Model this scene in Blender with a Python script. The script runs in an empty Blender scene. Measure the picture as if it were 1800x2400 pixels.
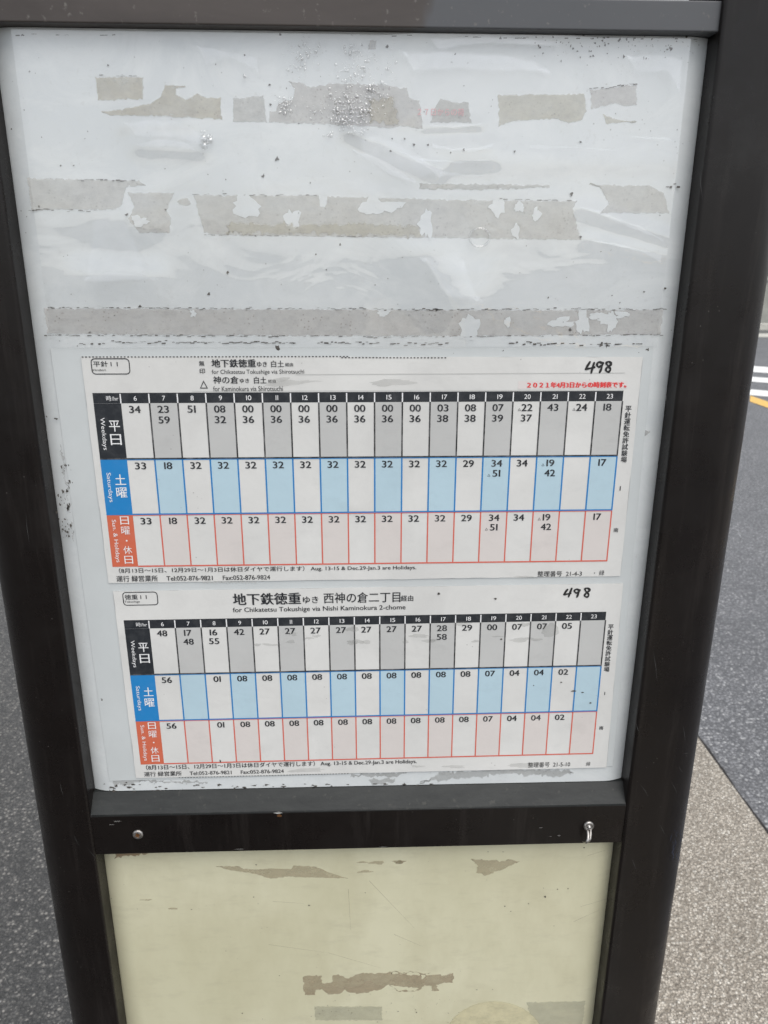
import bpy, bmesh, math, random
from mathutils import Vector, Matrix
random.seed(7)
scene = bpy.context.scene
col = scene.collection
H = 1.2687                      # height of the paper's grid top above the road

# ------------------------------------------------------------------ camera
FPX = 1803.0
CAM = Vector((-0.0035, -0.499746, 0.081332 + H))
RX, RY, RZ = -0.316121, -0.003657, -0.037041
MR = Matrix.Rotation(RZ, 3, 'Z') @ Matrix.Rotation(RX, 3, 'X') @ Matrix.Rotation(RY, 3, 'Y')
cd = bpy.data.cameras.new('camera')
cam = bpy.data.objects.new('camera', cd); col.objects.link(cam)
right, fwd, up = MR.col[0], MR.col[1], MR.col[2]
cam.matrix_world = Matrix(((right.x, up.x, -fwd.x, CAM.x), (right.y, up.y, -fwd.y, CAM.y),
                           (right.z, up.z, -fwd.z, CAM.z), (0, 0, 0, 1)))
cd.sensor_fit = 'VERTICAL'; cd.sensor_height = 24.0; cd.sensor_width = 18.0
cd.lens = FPX / 2400 * 24
cd.clip_start = 0.01; cd.clip_end = 2000
cd.dof.use_dof = True; cd.dof.focus_distance = 0.56; cd.dof.aperture_fstop = 12.0
scene.camera = cam

# ------------------------------------------------------------------ sky, sun, exposure
SUN_EL, SUN_AZ = math.radians(62), math.radians(152)      # high behind the viewer's right, veiled by cloud; azimuth clockwise from +y
w = bpy.data.worlds.new('World'); scene.world = w; w.use_nodes = True
nt = w.node_tree; nt.nodes.clear()
sky = nt.nodes.new('ShaderNodeTexSky'); sky.sky_type = 'NISHITA'; sky.sun_disc = False
sky.sun_elevation = SUN_EL; sky.sun_rotation = SUN_AZ
sky.air_density = 1.0; sky.dust_density = 1.2; sky.ozone_density = 1.0
hs = nt.nodes.new('ShaderNodeHueSaturation'); hs.inputs['Saturation'].default_value = 0.22
bg = nt.nodes.new('ShaderNodeBackground'); bg.inputs['Strength'].default_value = 0.15
wo = nt.nodes.new('ShaderNodeOutputWorld')
nt.links.new(sky.outputs[0], hs.inputs['Color']); nt.links.new(hs.outputs[0], bg.inputs['Color'])
nt.links.new(bg.outputs[0], wo.inputs['Surface'])
sl = bpy.data.lights.new('sun', 'SUN'); sl.energy = 1.3; sl.angle = math.radians(45); sl.color = (1, .96, .9)
so = bpy.data.objects.new('sun', sl); col.objects.link(so)
sd = Vector((math.sin(SUN_AZ) * math.cos(SUN_EL), math.cos(SUN_AZ) * math.cos(SUN_EL), math.sin(SUN_EL)))
so.rotation_euler = (-sd).to_track_quat('-Z', 'Y').to_euler(); so.location = sd * 20
vs = scene.view_settings
scene.display_settings.display_device = 'sRGB'
vs.view_transform = 'Standard'; vs.look = 'None'; vs.gamma = 1.0; vs.use_curve_mapping = False
vs.exposure = 0.56

# ------------------------------------------------------------------ helpers
def at(px, py, y=0.0):
    """photo pixel (1800x2400) -> point on the board plane at depth y"""
    d = MR @ Vector(((px - 900) / FPX, 1, (1200 - py) / FPX))
    return CAM + d * ((y - CAM.y) / d.y)

def link(o, parent=None):
    col.objects.link(o)
    if parent is not None:
        o.parent = parent
        o.matrix_parent_inverse = parent.matrix_world.inverted()
    return o

def tag(o, label=None, cat=None, group=None, kind=None):
    if label: o['label'] = label
    if cat: o['category'] = cat
    if group: o['group'] = group
    if kind: o['kind'] = kind
    return o

EDGED = set()
class MB:
    def __init__(s): s.v = []; s.f = []; s.m = []
    def face(s, pts, m=0):
        n = len(s.v); s.v += [tuple(p) for p in pts]; s.f.append(tuple(range(n, n + len(pts)))); s.m.append(m)
    def quad_xz(s, x0, z0, x1, z1, y, m=0):
        s.face([(x0, y, z0), (x1, y, z0), (x1, y, z1), (x0, y, z1)], m)
    def box(s, a, b, m=0):
        x0, y0, z0 = a; x1, y1, z1 = b
        P = [(x0,y0,z0),(x1,y0,z0),(x1,y1,z0),(x0,y1,z0),(x0,y0,z1),(x1,y0,z1),(x1,y1,z1),(x0,y1,z1)]
        n = len(s.v); s.v += P
        for q in ((0,3,2,1),(4,5,6,7),(0,1,5,4),(1,2,6,5),(2,3,7,6),(3,0,4,7)):
            s.f.append(tuple(n + i for i in q)); s.m.append(m)
    def prism(s, prof, axis, a, b, m=0):
        """closed 2D profile swept from a to b along axis ('x': prof=(y,z); 'z': prof=(x,y))"""
        n = len(s.v); k = len(prof)
        for t in (a, b):
            for p in prof:
                s.v.append((t, p[0], p[1]) if axis == 'x' else (p[0], p[1], t))
        for i in range(k):
            j = (i + 1) % k; s.f.append((n + i, n + j, n + k + j, n + k + i)); s.m.append(m)
        s.f.append(tuple(n + i for i in range(k - 1, -1, -1))); s.m.append(m)
        s.f.append(tuple(n + k + i for i in range(k))); s.m.append(m)
    def tube(s, pts, r, m=0, seg=10, caps=True):
        pts = [Vector(p) for p in pts]; n0 = len(s.v); k = len(pts)
        R = r if isinstance(r, (list, tuple)) else [r] * k
        for i, p in enumerate(pts):
            d = (pts[min(i + 1, k - 1)] - pts[max(i - 1, 0)]).normalized()
            a = d.orthogonal().normalized() if i == 0 else (a - d * a.dot(d)).normalized()
            b = d.cross(a)
            for q in range(seg):
                t = 2 * math.pi * q / seg
                s.v.append(tuple(p + (a * math.cos(t) + b * math.sin(t)) * R[i]))
        for i in range(k - 1):
            for q in range(seg):
                q2 = (q + 1) % seg
                s.f.append((n0 + i*seg + q, n0 + i*seg + q2, n0 + (i+1)*seg + q2, n0 + (i+1)*seg + q)); s.m.append(m)
        if caps:
            s.f.append(tuple(n0 + q for q in range(seg - 1, -1, -1))); s.m.append(m)
            s.f.append(tuple(n0 + (k-1)*seg + q for q in range(seg))); s.m.append(m)
    def add_mesh(s, verts, faces, m=0):
        n = len(s.v); s.v += verts
        for f in faces: s.f.append(tuple(n + i for i in f)); s.m.append(m)
    def build(s, name, mats, parent=None, smooth=False, fixn=True):
        me = bpy.data.meshes.new(name); me.from_pydata(s.v, [], s.f)
        for q in (mats if isinstance(mats, (list, tuple)) else [mats]): me.materials.append(q)
        for p, i in zip(me.polygons, s.m): p.material_index = i; p.use_smooth = smooth
        if any(q.name in EDGED for q in me.materials): me.attributes.new('edge', 'FLOAT', 'POINT').data.foreach_set('value', [1.0] * len(me.vertices))
        me.update()
        if fixn:
            b = bmesh.new(); b.from_mesh(me); bmesh.ops.recalc_face_normals(b, faces=b.faces); b.to_mesh(me); b.free()
        return link(bpy.data.objects.new(name, me), parent)

def smooth_by_angle(o, deg=35):
    me = o.data
    for p in me.polygons: p.use_smooth = True
    b = bmesh.new(); b.from_mesh(me)
    for e in b.edges:
        if len(e.link_faces) == 2 and e.calc_face_angle(0) > math.radians(deg): e.smooth = False
    b.to_mesh(me); b.free()

def bevel(o, wdt, seg=2):
    m = o.modifiers.new('bevel', 'BEVEL'); m.width = wdt; m.segments = seg; m.limit_method = 'ANGLE'; m.angle_limit = math.radians(40)

# ------------------------------------------------------------------ node materials
class NM:
    def __init__(s, name):
        s.m = bpy.data.materials.new(name); s.m.use_nodes = True
        s.t = s.m.node_tree; s.t.nodes.clear()
        s.out = s.t.nodes.new('ShaderNodeOutputMaterial')
        s.b = s.t.nodes.new('ShaderNodeBsdfPrincipled')
        s.t.links.new(s.b.outputs[0], s.out.inputs['Surface'])
        s.tc = s.t.nodes.new('ShaderNodeTexCoord').outputs['Object']
    def n(s, typ, **kw):
        x = s.t.nodes.new('ShaderNode' + typ)
        for k, v in kw.items(): setattr(x, k, v)
        return x
    def L(s, a, b): s.t.links.new(a, b)
    def map(s, scale=(1, 1, 1), loc=(0, 0, 0), rot=(0, 0, 0)):
        x = s.n('Mapping'); x.inputs['Scale'].default_value = scale; x.inputs['Location'].default_value = loc
        x.inputs['Rotation'].default_value = rot; s.L(s.tc, x.inputs['Vector']); return x.outputs[0]
    def noise(s, sc, detail=4, rough=.55, vec=None, dist=0.):
        x = s.n('TexNoise'); x.inputs['Scale'].default_value = sc; x.inputs['Detail'].default_value = detail
        x.inputs['Roughness'].default_value = rough; x.inputs['Distortion'].default_value = dist
        s.L(vec or s.tc, x.inputs['Vector']); return x.outputs['Fac']
    def voro(s, sc, vec=None, feat='F1', rnd=1.):
        x = s.n('TexVoronoi'); x.feature = feat; x.inputs['Scale'].default_value = sc
        x.inputs['Randomness'].default_value = rnd; s.L(vec or s.tc, x.inputs['Vector']); return x
    def ramp(s, fac, stops, interp='LINEAR'):
        x = s.n('ValToRGB'); cr = x.color_ramp; cr.interpolation = interp
        while len(cr.elements) < len(stops): cr.elements.new(.5)
        for e, (p, c) in zip(cr.elements, stops):
            e.position = p; e.color = (c, c, c, 1) if isinstance(c, (int, float)) else (*c, 1)
        s.L(fac, x.inputs[0]); return x.outputs[0]
    def mix(s, fac, a, b, mode='MIX'):
        x = s.n('Mix'); x.data_type = 'RGBA'; x.blend_type = mode
        for i, v in ((0, fac), (6, a), (7, b)):
            if hasattr(v, 'is_linked'): s.L(v, x.inputs[i])
            else: x.inputs[i].default_value = v if i == 0 else (*v, 1)
        return x.outputs[2]
    def math(s, op, a, b=0.5):
        x = s.n('Math'); x.operation = op
        for i, v in ((0, a), (1, b)):
            if hasattr(v, 'is_linked'): s.L(v, x.inputs[i])
            else: x.inputs[i].default_value = v
        return x.outputs[0]
    def bump(s, h, strength=.3, dist=.001):
        x = s.n('Bump'); x.inputs['Strength'].default_value = strength; x.inputs['Distance'].default_value = dist
        s.L(h, x.inputs['Height']); return x.outputs[0]
    def schlick(s, f0, normal=None):
        x = s.n('LayerWeight'); x.inputs['Blend'].default_value = .5
        if normal is not None: s.L(normal, x.inputs['Normal'])
        return s.math('ADD', s.math('MULTIPLY', s.math('POWER', x.outputs['Facing'], 5.0), 1 - f0), f0)
    def edge(s, sc=420, amt=.9):
        a = s.n('Attribute'); a.attribute_name = 'edge'
        f = s.math('ADD', a.outputs['Fac'], s.math('MULTIPLY', s.math('SUBTRACT', s.noise(sc, 3, .6), .5), amt))
        return s.ramp(f, [(.12, 0), (.85, 1)], 'EASE')
    def set(s, **kw):
        nm = dict(col='Base Color', rough='Roughness', metal='Metallic', spec='Specular IOR Level', normal='Normal',
                  coat='Coat Weight', coatr='Coat Roughness', coatn='Coat Normal', alpha='Alpha', ior='IOR', sss='Subsurface Weight')
        for k, v in kw.items():
            i = s.b.inputs[nm[k]]
            if hasattr(v, 'is_linked'): s.L(v, i)
            elif isinstance(v, tuple): i.default_value = (*v, 1)
            else: i.default_value = v
        return s.m

def mat_frame():
    n = NM('dark_brown_frame_paint')
    a = n.noise(9, 5, .6)
    st = n.noise(1, 6, .75, n.map((70, 70, 5)), .3)
    c = n.mix(n.ramp(a, [(.35, 0), (.7, 1)]), (.0046, .0031, .0027), (.0082, .0058, .0050))
    c = n.mix(n.math('MULTIPLY', n.ramp(st, [(.52, 0), (.72, 1)]), .28), c, (.040, .034, .031))
    dots = n.voro(190)
    c = n.mix(n.math('MULTIPLY', n.ramp(dots.outputs['Distance'], [(.05, 1), (.09, 0)]), n.ramp(n.noise(30), [(.55, 0), (.62, .6)])), c, (.12, .11, .10))
    r = n.ramp(n.noise(24, 5, .7), [(.3, .17), (.7, .46)])
    return n.set(col=c, rough=r, spec=.30, normal=n.bump(n.noise(420, 3), .05, .0005))

def mat_dusty():
    n = NM('dusty_frame_ledge')
    a = n.noise(30, 6, .7, n.map((1, 4, 4)))
    c = n.mix(n.ramp(a, [(.3, 0), (.75, 1)]), (.010, .0115, .0115), (.026, .028, .027))
    c = n.mix(n.ramp(n.noise(160, 4), [(.62, 0), (.72, .5)]), c, (.06, .058, .05))
    return n.set(col=c, rough=.5, spec=.35, normal=n.bump(n.noise(300, 4), .2, .0005))

def mat_toprail():
    n = NM('worn_brown_top_rail_paint_sky_sheen')
    a = n.noise(7, 5, .65, n.map((1, 1, 3)), .6)
    c = n.mix(n.ramp(a, [(.35, 0), (.68, 1)]), (.036, .028, .024), (.066, .054, .048))
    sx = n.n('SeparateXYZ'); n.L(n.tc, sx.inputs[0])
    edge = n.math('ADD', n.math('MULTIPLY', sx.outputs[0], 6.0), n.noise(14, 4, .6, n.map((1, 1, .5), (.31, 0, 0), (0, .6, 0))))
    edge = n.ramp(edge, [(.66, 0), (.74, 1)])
    c = n.mix(n.math('MULTIPLY', edge, .75), c, (.085, .092, .102))  # bluish-grey sky reflection painted into the colour towards the right
    c = n.mix(n.ramp(n.noise(240, 4), [(.63, 0), (.73, .5)]), c, (.2, .19, .17))
    return n.set(col=c, rough=.46, spec=.5)

def mat_panel():
    n = NM('aged_white_panel')
    big = n.noise(6, 5, .6, None, .4)
    c = n.mix(n.ramp(big, [(.32, 0), (.7, 1)]), (.575, .603, .61), (.655, .678, .68))
    c = n.mix(n.ramp(n.noise(26, 6, .7), [(.5, 0), (.78, .35)]), c, (.54, .55, .53))
    v = n.voro(210)
    sp = n.math('MULTIPLY', n.ramp(v.outputs['Distance'], [(.05, 1), (.13, 0)]), n.ramp(n.noise(15, 3), [(.56, 0), (.68, .75)]))
    c = n.mix(sp, c, (.16, .15, .13))
    cloud = n.ramp(n.noise(17, 7, .72, n.map((1, 1, 1.6), (.4, 0, .2)), .9), [(.46, 0), (.60, .5), (.74, .15)])
    c = n.mix(cloud, c, (.70, .72, .715))
    grit = n.ramp(n.noise(340, 3, .6), [(.60, 0), (.70, .16)])
    c = n.mix(n.math('MULTIPLY', grit, n.ramp(n.noise(11, 4), [(.45, 0), (.6, 1)])), c, (.36, .35, .32))
    scr = n.ramp(n.noise(1, 3, .5, n.map((14, 1, 480), (0, 0, 0), (0, .12, 0))), [(.735, 0), (.76, .22)])
    c = n.mix(scr, c, (.40, .40, .38))
    return n.set(col=c, rough=.38, spec=.35, normal=n.bump(n.noise(50, 4), .06, .001))

def mat_cream():
    n = NM('yellowed_cream_panel')
    big = n.noise(5, 6, .62, None, .8)
    c = n.mix(n.ramp(big, [(.3, 0), (.7, 1)]), (.545, .52, .36), (.645, .62, .455))
    c = n.mix(n.ramp(n.noise(16, 6, .7, n.map((1, 1, .5))), [(.44, 0), (.74, .55)]), c, (.46, .425, .28))
    c = n.mix(n.ramp(n.noise(60, 5, .7, n.map((.5, 1, 1.6))), [(.52, 0), (.72, .35)]), c, (.43, .40, .28))
    c = n.mix(n.ramp(n.noise(1, 3, .5, n.map((6, 1, 300), (0, 0, 0), (0, .38, 0))), [(.70, 0), (.73, .22)]), c, (.36, .335, .25))
    v = n.voro(130)
    sp = n.math('MULTIPLY', n.ramp(v.outputs['Distance'], [(.03, 1), (.10, 0)]), n.ramp(n.noise(9, 3), [(.58, 0), (.66, .7)]))
    c = n.mix(sp, c, (.16, .13, .09))
    return n.set(col=c, rough=.30, spec=.45, normal=n.bump(n.noise(35, 4), .05, .001))

def mat_tape(name, c0, c1, dirt, alpha=.62, lo=.30, hi=.62):
    n = NM(name)
    a = n.math('ADD', n.math('MULTIPLY', n.noise(42, 6, .7), .6), n.math('MULTIPLY', n.noise(330, 4, .7), .4))
    c = n.mix(n.ramp(a, [(.36, 0), (.66, 1)]), c0, c1)
    cl = n.ramp(n.noise(120, 5, .75, n.map((1, 1, 1.4), (.7, .2, .1))), [(.47, 0), (.68, .46)])
    c = n.mix(cl, c, tuple(x * .62 for x in c0))
    v = n.voro(420)
    sp = n.math('MULTIPLY', n.ramp(v.outputs['Distance'], [(.1, 1), (.3, 0)]), n.ramp(n.noise(75, 4), [(.46, 0), (.60, .9)]))
    c = n.mix(sp, c, dirt)
    al = n.ramp(n.noise(38, 6, .72, n.map((1, 1, 1.6), (.3, .1, .7))), [(lo, alpha * .62), (hi, alpha)])
    al = n.math('MULTIPLY', al, n.edge())
    EDGED.add(n.m.name)
    return n.set(col=c, rough=.6, spec=.25, alpha=al, normal=n.bump(n.noise(260, 4), .2, .0004))

def mat_plain(name, c, rough=.6, spec=.3, var=.12, sc=60):
    n = NM(name)
    d = tuple(x * (1 - var) for x in c); e = tuple(min(1, x * (1 + var)) for x in c)
    return n.set(col=n.mix(n.ramp(n.noise(sc, 5, .65), [(.3, 0), (.7, 1)]), d, e), rough=rough, spec=spec)

def mat_paper(name, c, var=.035):
    n = NM(name)
    d = tuple(x * (1 - var * 1.6) for x in c); e = tuple(min(1, x * (1 + var)) for x in c)
    cc = n.mix(n.ramp(n.noise(13, 6, .66, None, .5), [(.3, 0), (.72, 1)]), d, e)
    cc = n.mix(n.ramp(n.noise(28, 6, .75, n.map((1, 1, 1.7), (2, 0, 1))), [(.54, 0), (.76, .34)]), cc, tuple(x * .72 for x in c))
    v = n.voro(160)
    sp = n.math('MULTIPLY', n.ramp(v.outputs['Distance'], [(.03, 1), (.09, 0)]), n.ramp(n.noise(22, 2), [(.56, 0), (.66, .55)]))
    cc = n.mix(sp, cc, (.16, .15, .14))
    h = n.math('ADD', n.noise(22, 4, .6), n.math('MULTIPLY', n.noise(130, 3), .2))
    return n.set(col=cc, rough=.34, spec=.35, normal=n.bump(h, .30, .0016))

def mat_ink(name, c, fade=.35):
    n = NM(name)
    f = n.ramp(n.noise(120, 5, .7), [(.45, 0), (.75, fade)])
    lt = tuple(x + (.45 - x) * .5 if x < .45 else x for x in c)
    return n.set(col=n.mix(f, c, lt), rough=.36, spec=.35)

def mat_film():
    n = NM('clear_wrinkled_film'); t = n.t
    t.nodes.remove(n.b)
    tr = n.n('BsdfTransparent'); gl = n.n('BsdfGlossy'); gl.inputs['Roughness'].default_value = .035
    gl.inputs['Color'].default_value = (1, 1, 1, 1)
    nb = n.bump(n.noise(24, 3, .5, n.map((.6, 1, 1)), .7), .13, .004)
    n.L(nb, gl.inputs['Normal'])
    fr = n.schlick(.10, nb)
    mx = n.n('MixShader'); n.L(fr, mx.inputs[0]); n.L(tr.outputs[0], mx.inputs[1]); n.L(gl.outputs[0], mx.inputs[2])
    n.L(mx.outputs[0], n.out.inputs['Surface']); return n.m

def mat_reflection_film():
    n = NM('reflection_facet_film'); t = n.t  # film for the added tilted pieces that imitate reflections
    t.nodes.remove(n.b)
    tr = n.n('BsdfTransparent'); gl = n.n('BsdfGlossy'); gl.inputs['Roughness'].default_value = .05
    mx = n.n('MixShader'); fr = n.math('MULTIPLY', n.schlick(.14), n.ramp(n.noise(40, 5, .65, n.map((1, 1, 1.5)), .6), [(.32, .35), (.68, 1.25)]))
    fr = n.math('MULTIPLY', fr, n.edge(120, .5))
    n.L(fr, mx.inputs[0]); n.L(tr.outputs[0], mx.inputs[1]); n.L(gl.outputs[0], mx.inputs[2])
    n.L(mx.outputs[0], n.out.inputs['Surface']); return n.m

def mat_drop():
    n = NM('water_film_droplets'); t = n.t
    t.nodes.remove(n.b)
    tr = n.n('BsdfTransparent'); tr.inputs['Color'].default_value = (1, 1, 1, 1)
    gl = n.n('BsdfGlossy'); gl.inputs['Roughness'].default_value = .04
    lw = n.schlick(.20)
    mx = n.n('MixShader'); n.L(lw, mx.inputs[0])
    n.L(tr.outputs[0], mx.inputs[1]); n.L(gl.outputs[0], mx.inputs[2])
    n.L(mx.outputs[0], n.out.inputs['Surface']); return n.m

def mat_metal():
    n = NM('weathered_zinc_metal')
    c = n.mix(n.ramp(n.noise(500, 4), [(.35, 0), (.7, 1)]), (.25, .235, .22), (.55, .53, .51))
    return n.set(col=c, rough=.42, metal=1.0)

def mat_asphalt(name, base, lo, hi, stone, bright, bump=.6, wet=.55):
    n = NM(name)
    v = n.voro(stone); v2 = n.voro(stone * 2.3)
    sep = n.n('SeparateColor'); n.L(v.outputs['Color'], sep.inputs[0])
    sep2 = n.n('SeparateColor'); n.L(v2.outputs['Color'], sep2.inputs[0])
    c = n.mix(n.ramp(sep.outputs[0], [(0, 0), (1, 1)]), lo, hi)
    c = n.mix(n.math('MULTIPLY', n.ramp(sep.outputs[1], [(.87, 0), (.93, 1)]), .9), c, bright)
    c = n.mix(n.math('MULTIPLY', n.ramp(sep2.outputs[1], [(.90, 0), (.95, 1)]), .6), c, bright)
    c = n.mix(n.math('MULTIPLY', n.ramp(v.outputs['Distance'], [(.30, 0), (.62, 1)]), .75), c, base)
    c = n.mix(n.ramp(n.noise(2.2, 5, .6), [(.35, .0), (.7, .28)]), c, tuple(x * .6 for x in base))
    h = n.math('ADD', n.math('MULTIPLY', v.outputs['Distance'], -1.0), n.math('MULTIPLY', v2.outputs['Distance'], -.45))
    return n.set(col=c, rough=wet, spec=.45, normal=n.bump(h, bump, .006))

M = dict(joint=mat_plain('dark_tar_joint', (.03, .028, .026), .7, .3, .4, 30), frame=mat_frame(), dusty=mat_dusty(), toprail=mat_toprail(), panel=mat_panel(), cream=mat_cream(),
    tape_a=mat_tape('tan_tape_residue', (.47, .43, .335), (.60, .56, .455), (.17, .14, .10)),
    tape_b=mat_tape('grey_tape_residue', (.57, .558, .52), (.64, .632, .60), (.30, .28, .25)),
    tape_c=mat_tape('pinkish_tape_residue', (.545, .527, .503), (.625, .61, .585), (.24, .20, .17)),
    tape_y=mat_tape('cream_tape_residue', (.50, .475, .385), (.60, .575, .49), (.22, .19, .13)),
    faint=mat_tape('faint_adhesive_residue', (.50, .50, .47), (.60, .60, .58), (.3, .28, .25), .8, .38, .60),
    glue=mat_tape('brown_glue_residue', (.34, .27, .18), (.41, .335, .235), (.2, .15, .1)),
    stain=mat_tape('brown_water_stain', (.43, .37, .25), (.47, .41, .285), (.30, .25, .17), .52, .25, .55),
    sticker=mat_tape('pale_sticker_trace', (.42, .415, .33), (.46, .455, .36), (.36, .35, .28), .42),
    arc=mat_tape('light_yellow_sticker_trace', (.66, .61, .40), (.70, .65, .44), (.55, .5, .33), .8),
    dirt=mat_plain('dark_dirt', (.085, .077, .068), .8, .2, .5, 400),
    dirt2=mat_tape('grey_dirt_smear', (.27, .265, .25), (.40, .39, .37), (.2, .19, .17), .5, .42, .68),
    grease=mat_tape('soft_grey_smudge', (.30, .30, .28), (.36, .36, .34), (.25, .25, .23), .24, .42, .66),
    rust=mat_tape('orange_rust', (.17, .075, .028), (.26, .12, .045), (.06, .03, .02)),
    backing=mat_plain('grey_clear_backing_sheet', (.56, .585, .585), .3, .5, .05, 14),
    paper=mat_paper('white_paper', (.675, .67, .648), .06),
    grey=mat_paper('grey_printed_cell', (.515, .515, .503)), blue=mat_paper('pale_blue_printed_cell', (.455, .60, .675)),
    pink=mat_paper('pale_pink_printed_cell', (.655, .610, .583), .03),
    redband=mat_paper('pale_red_printed_band', (.69, .64, .62), .02),
    black=mat_ink('black_ink', (.018, .02, .024)), black2=mat_ink('worn_black_ink', (.03, .03, .032), .8),
    bar=mat_ink('black_printed_bar', (.022, .025, .030), .14), dblue=mat_ink('blue_printed_block', (.02, .215, .52), .08),
    dred=mat_ink('red_printed_block', (.60, .140, .075), .12), lblue=mat_ink('blue_ink', (.02, .20, .50), .15),
    lred=mat_ink('red_ink', (.64, .13, .09), .2), red=mat_ink('red_notice_ink', (.72, .06, .06), .25),
    ghost=mat_ink('faded_red_ink', (.66, .33, .35), .5), white=mat_ink('white_ink', (.80, .80, .80), .1),
    fold=mat_ink('fold_grey', (.52, .52, .50), .5), marker=mat_plain('black_marker_ink', (.02, .02, .02), .4, .4, .3, 900),
    film=mat_film(), reflection_film=mat_reflection_film(),
    bead=mat_plain('grey_sealant', (.40, .42, .43), .5, .35, .04, 20), bead2=mat_plain('beige_sealant', (.36, .345, .28), .5, .35, .04, 20),
    drop=mat_drop(), metal=mat_metal(),
    pave=mat_asphalt('dark_asphalt_pavement', (.040, .039, .038), (.054, .053, .051), (.145, .14, .132), 165, (.36, .34, .31), .9, .45),
    road=mat_asphalt('grey_road_asphalt', (.085, .086, .091), (.10, .102, .108), (.275, .276, .288), 110, (.46, .46, .46), .75, .5),
    conc=mat_asphalt('tan_exposed_aggregate_concrete', (.25, .215, .172), (.30, .26, .212), (.82, .745, .635), 180, (.95, .90, .80), 1.0, .5),
    ground=mat_plain('distant_ground', (.14, .14, .135), .9, .2, .2, 3),
    line_w=mat_plain('white_road_paint', (.80, .80, .78), .6, .3, .06, 30), line_y=mat_plain('orange_yellow_road_paint', (.75, .47, .13), .6, .3, .1, 30),
    wallc=mat_plain('grey_concrete_wall', (.33, .33, .30), .85, .2, .15, 4), kerbc=mat_plain('pale_kerb_concrete', (.52, .51, .46), .8, .2, .12, 8),
    leaf=mat_plain('green_leaf', (.055, .11, .03), .5, .3, .5, 6), stemm=mat_plain('brown_stem', (.07, .05, .035), .8, .2, .2, 20))

# ------------------------------------------------------------------ setting
def sheet(name, x0, y0, x1, y1, z, m, n=1, kind='structure'):
    b = MB(); b.face([(x0, y0, z), (x1, y0, z), (x1, y1, z), (x0, y1, z)])
    o = b.build(name, m); o['kind'] = kind; return o
sheet('ground', -400, -400, 400, 400, -.012, M['ground'])
sheet('road', .98, -60, 7.6, 14.05, -.004, M['road'])
jb = MB(); rj = random.Random(2); y = -6.0
while y < 13.9:
    y2 = y + rj.uniform(.03, .09); w_ = rj.uniform(.001, .008)
    jb.face([(1.011, y, -.0012), (1.0125 + w_, y, -.0012), (1.0125 + rj.uniform(.001, .008), y2, -.0012), (1.011, y2, -.0012)]); y = y2
jb.build('road_joint', M['joint'], fixn=False)['kind'] = 'structure'
sheet('side_road', 7.6, -60, 60, 14.05, -.004, M['road'])
b = MB(); b.prism([(.36, 0), (1.012, 0)], 'z', -.2, 0) if False else None
b.box((.40, -60, -.2), (1.012, 14.0, 0.0)); g = b.build('gutter', M['conc']); tag(g, kind='structure'); bevel(g, .006, 2)
b = MB(); b.box((.28, -60, -.2), (.397, 14.0, .10)); g = b.build('kerb', M['kerbc']); tag(g, kind='structure'); bevel(g, .012, 3)
b = MB(); b.box((-40, -60, -.2), (.277, 14.0, .098)); g = b.build('pavement', M['pave']); tag(g, kind='structure')
b = MB(); b.box((-40, 14.06, -.2), (60, 14.75, .004)); g = b.build('far_gutter', M['kerbc']); tag(g, kind='structure')
b = MB(); b.box((-40, 15.6, -.2), (60, 15.85, .12)); g = b.build('far_kerb', M['kerbc']); tag(g, kind='structure')
sheet('far_pavement', -40, 14.75, 60, 60, .0, M['ground'])
# road markings: three skewed white bars and the orange yellow centre line
d = Vector((.80, -.60, 0))
for (p, q) in (((5.43, 9.87), (5.12, 9.30)), ((4.90, 8.87), (4.69, 8.48)), ((4.39, 7.91), (4.20, 7.53))):
    a = Vector((*p, 0)) - d * .45; c = Vector((*q, 0)) - d * .45
    b = MB(); L = d * 2.6
    b.face([a, a + L, c + L, c]); b.v = [(x, y, .0) for x, y, z in b.v]
    tag(b.build('road_marking_bar', M['line_w']), kind='structure')
b = MB(); b.face([(4.02, -60, 0), (4.21, -60, 0), (4.18, 7.50, 0), (4.0, 7.15, 0)])
tag(b.build('road_marking_line', M['line_y']), kind='structure')
b = MB(); b.box((-20, 17.2, -.1), (50, 17.45, .95)); b.box((-20, 17.15, .953), (50, 17.5, 1.03))
tag(b.build('far_wall', M['wallc']), 'long low grey concrete wall at the far side of the road', 'wall')
hb = MB(); rr = random.Random(3)
for i in range(9000):
    x = rr.uniform(3, 16); y = rr.uniform(17.55, 18.6); z = rr.uniform(.5, 1.75) + .25 * math.sin(x * 2.1) * rr.random()
    s = rr.uniform(.04, .09); u = Vector((rr.gauss(0, 1), rr.gauss(0, 1), rr.gauss(0, .6))).normalized(); v = u.orthogonal().normalized()
    v = (Matrix.Rotation(rr.uniform(0, 6.28), 3, u) @ v); c = Vector((x, y, z)); t = u.cross(v)
    hb.face([c - v * s, c + t * s * .5, c + v * s, c - t * s * .5])
hedge = hb.build('hedge', M['leaf'], fixn=False)
tag(hedge, 'leafy green hedge rising behind the far grey wall', 'hedge')

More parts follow.
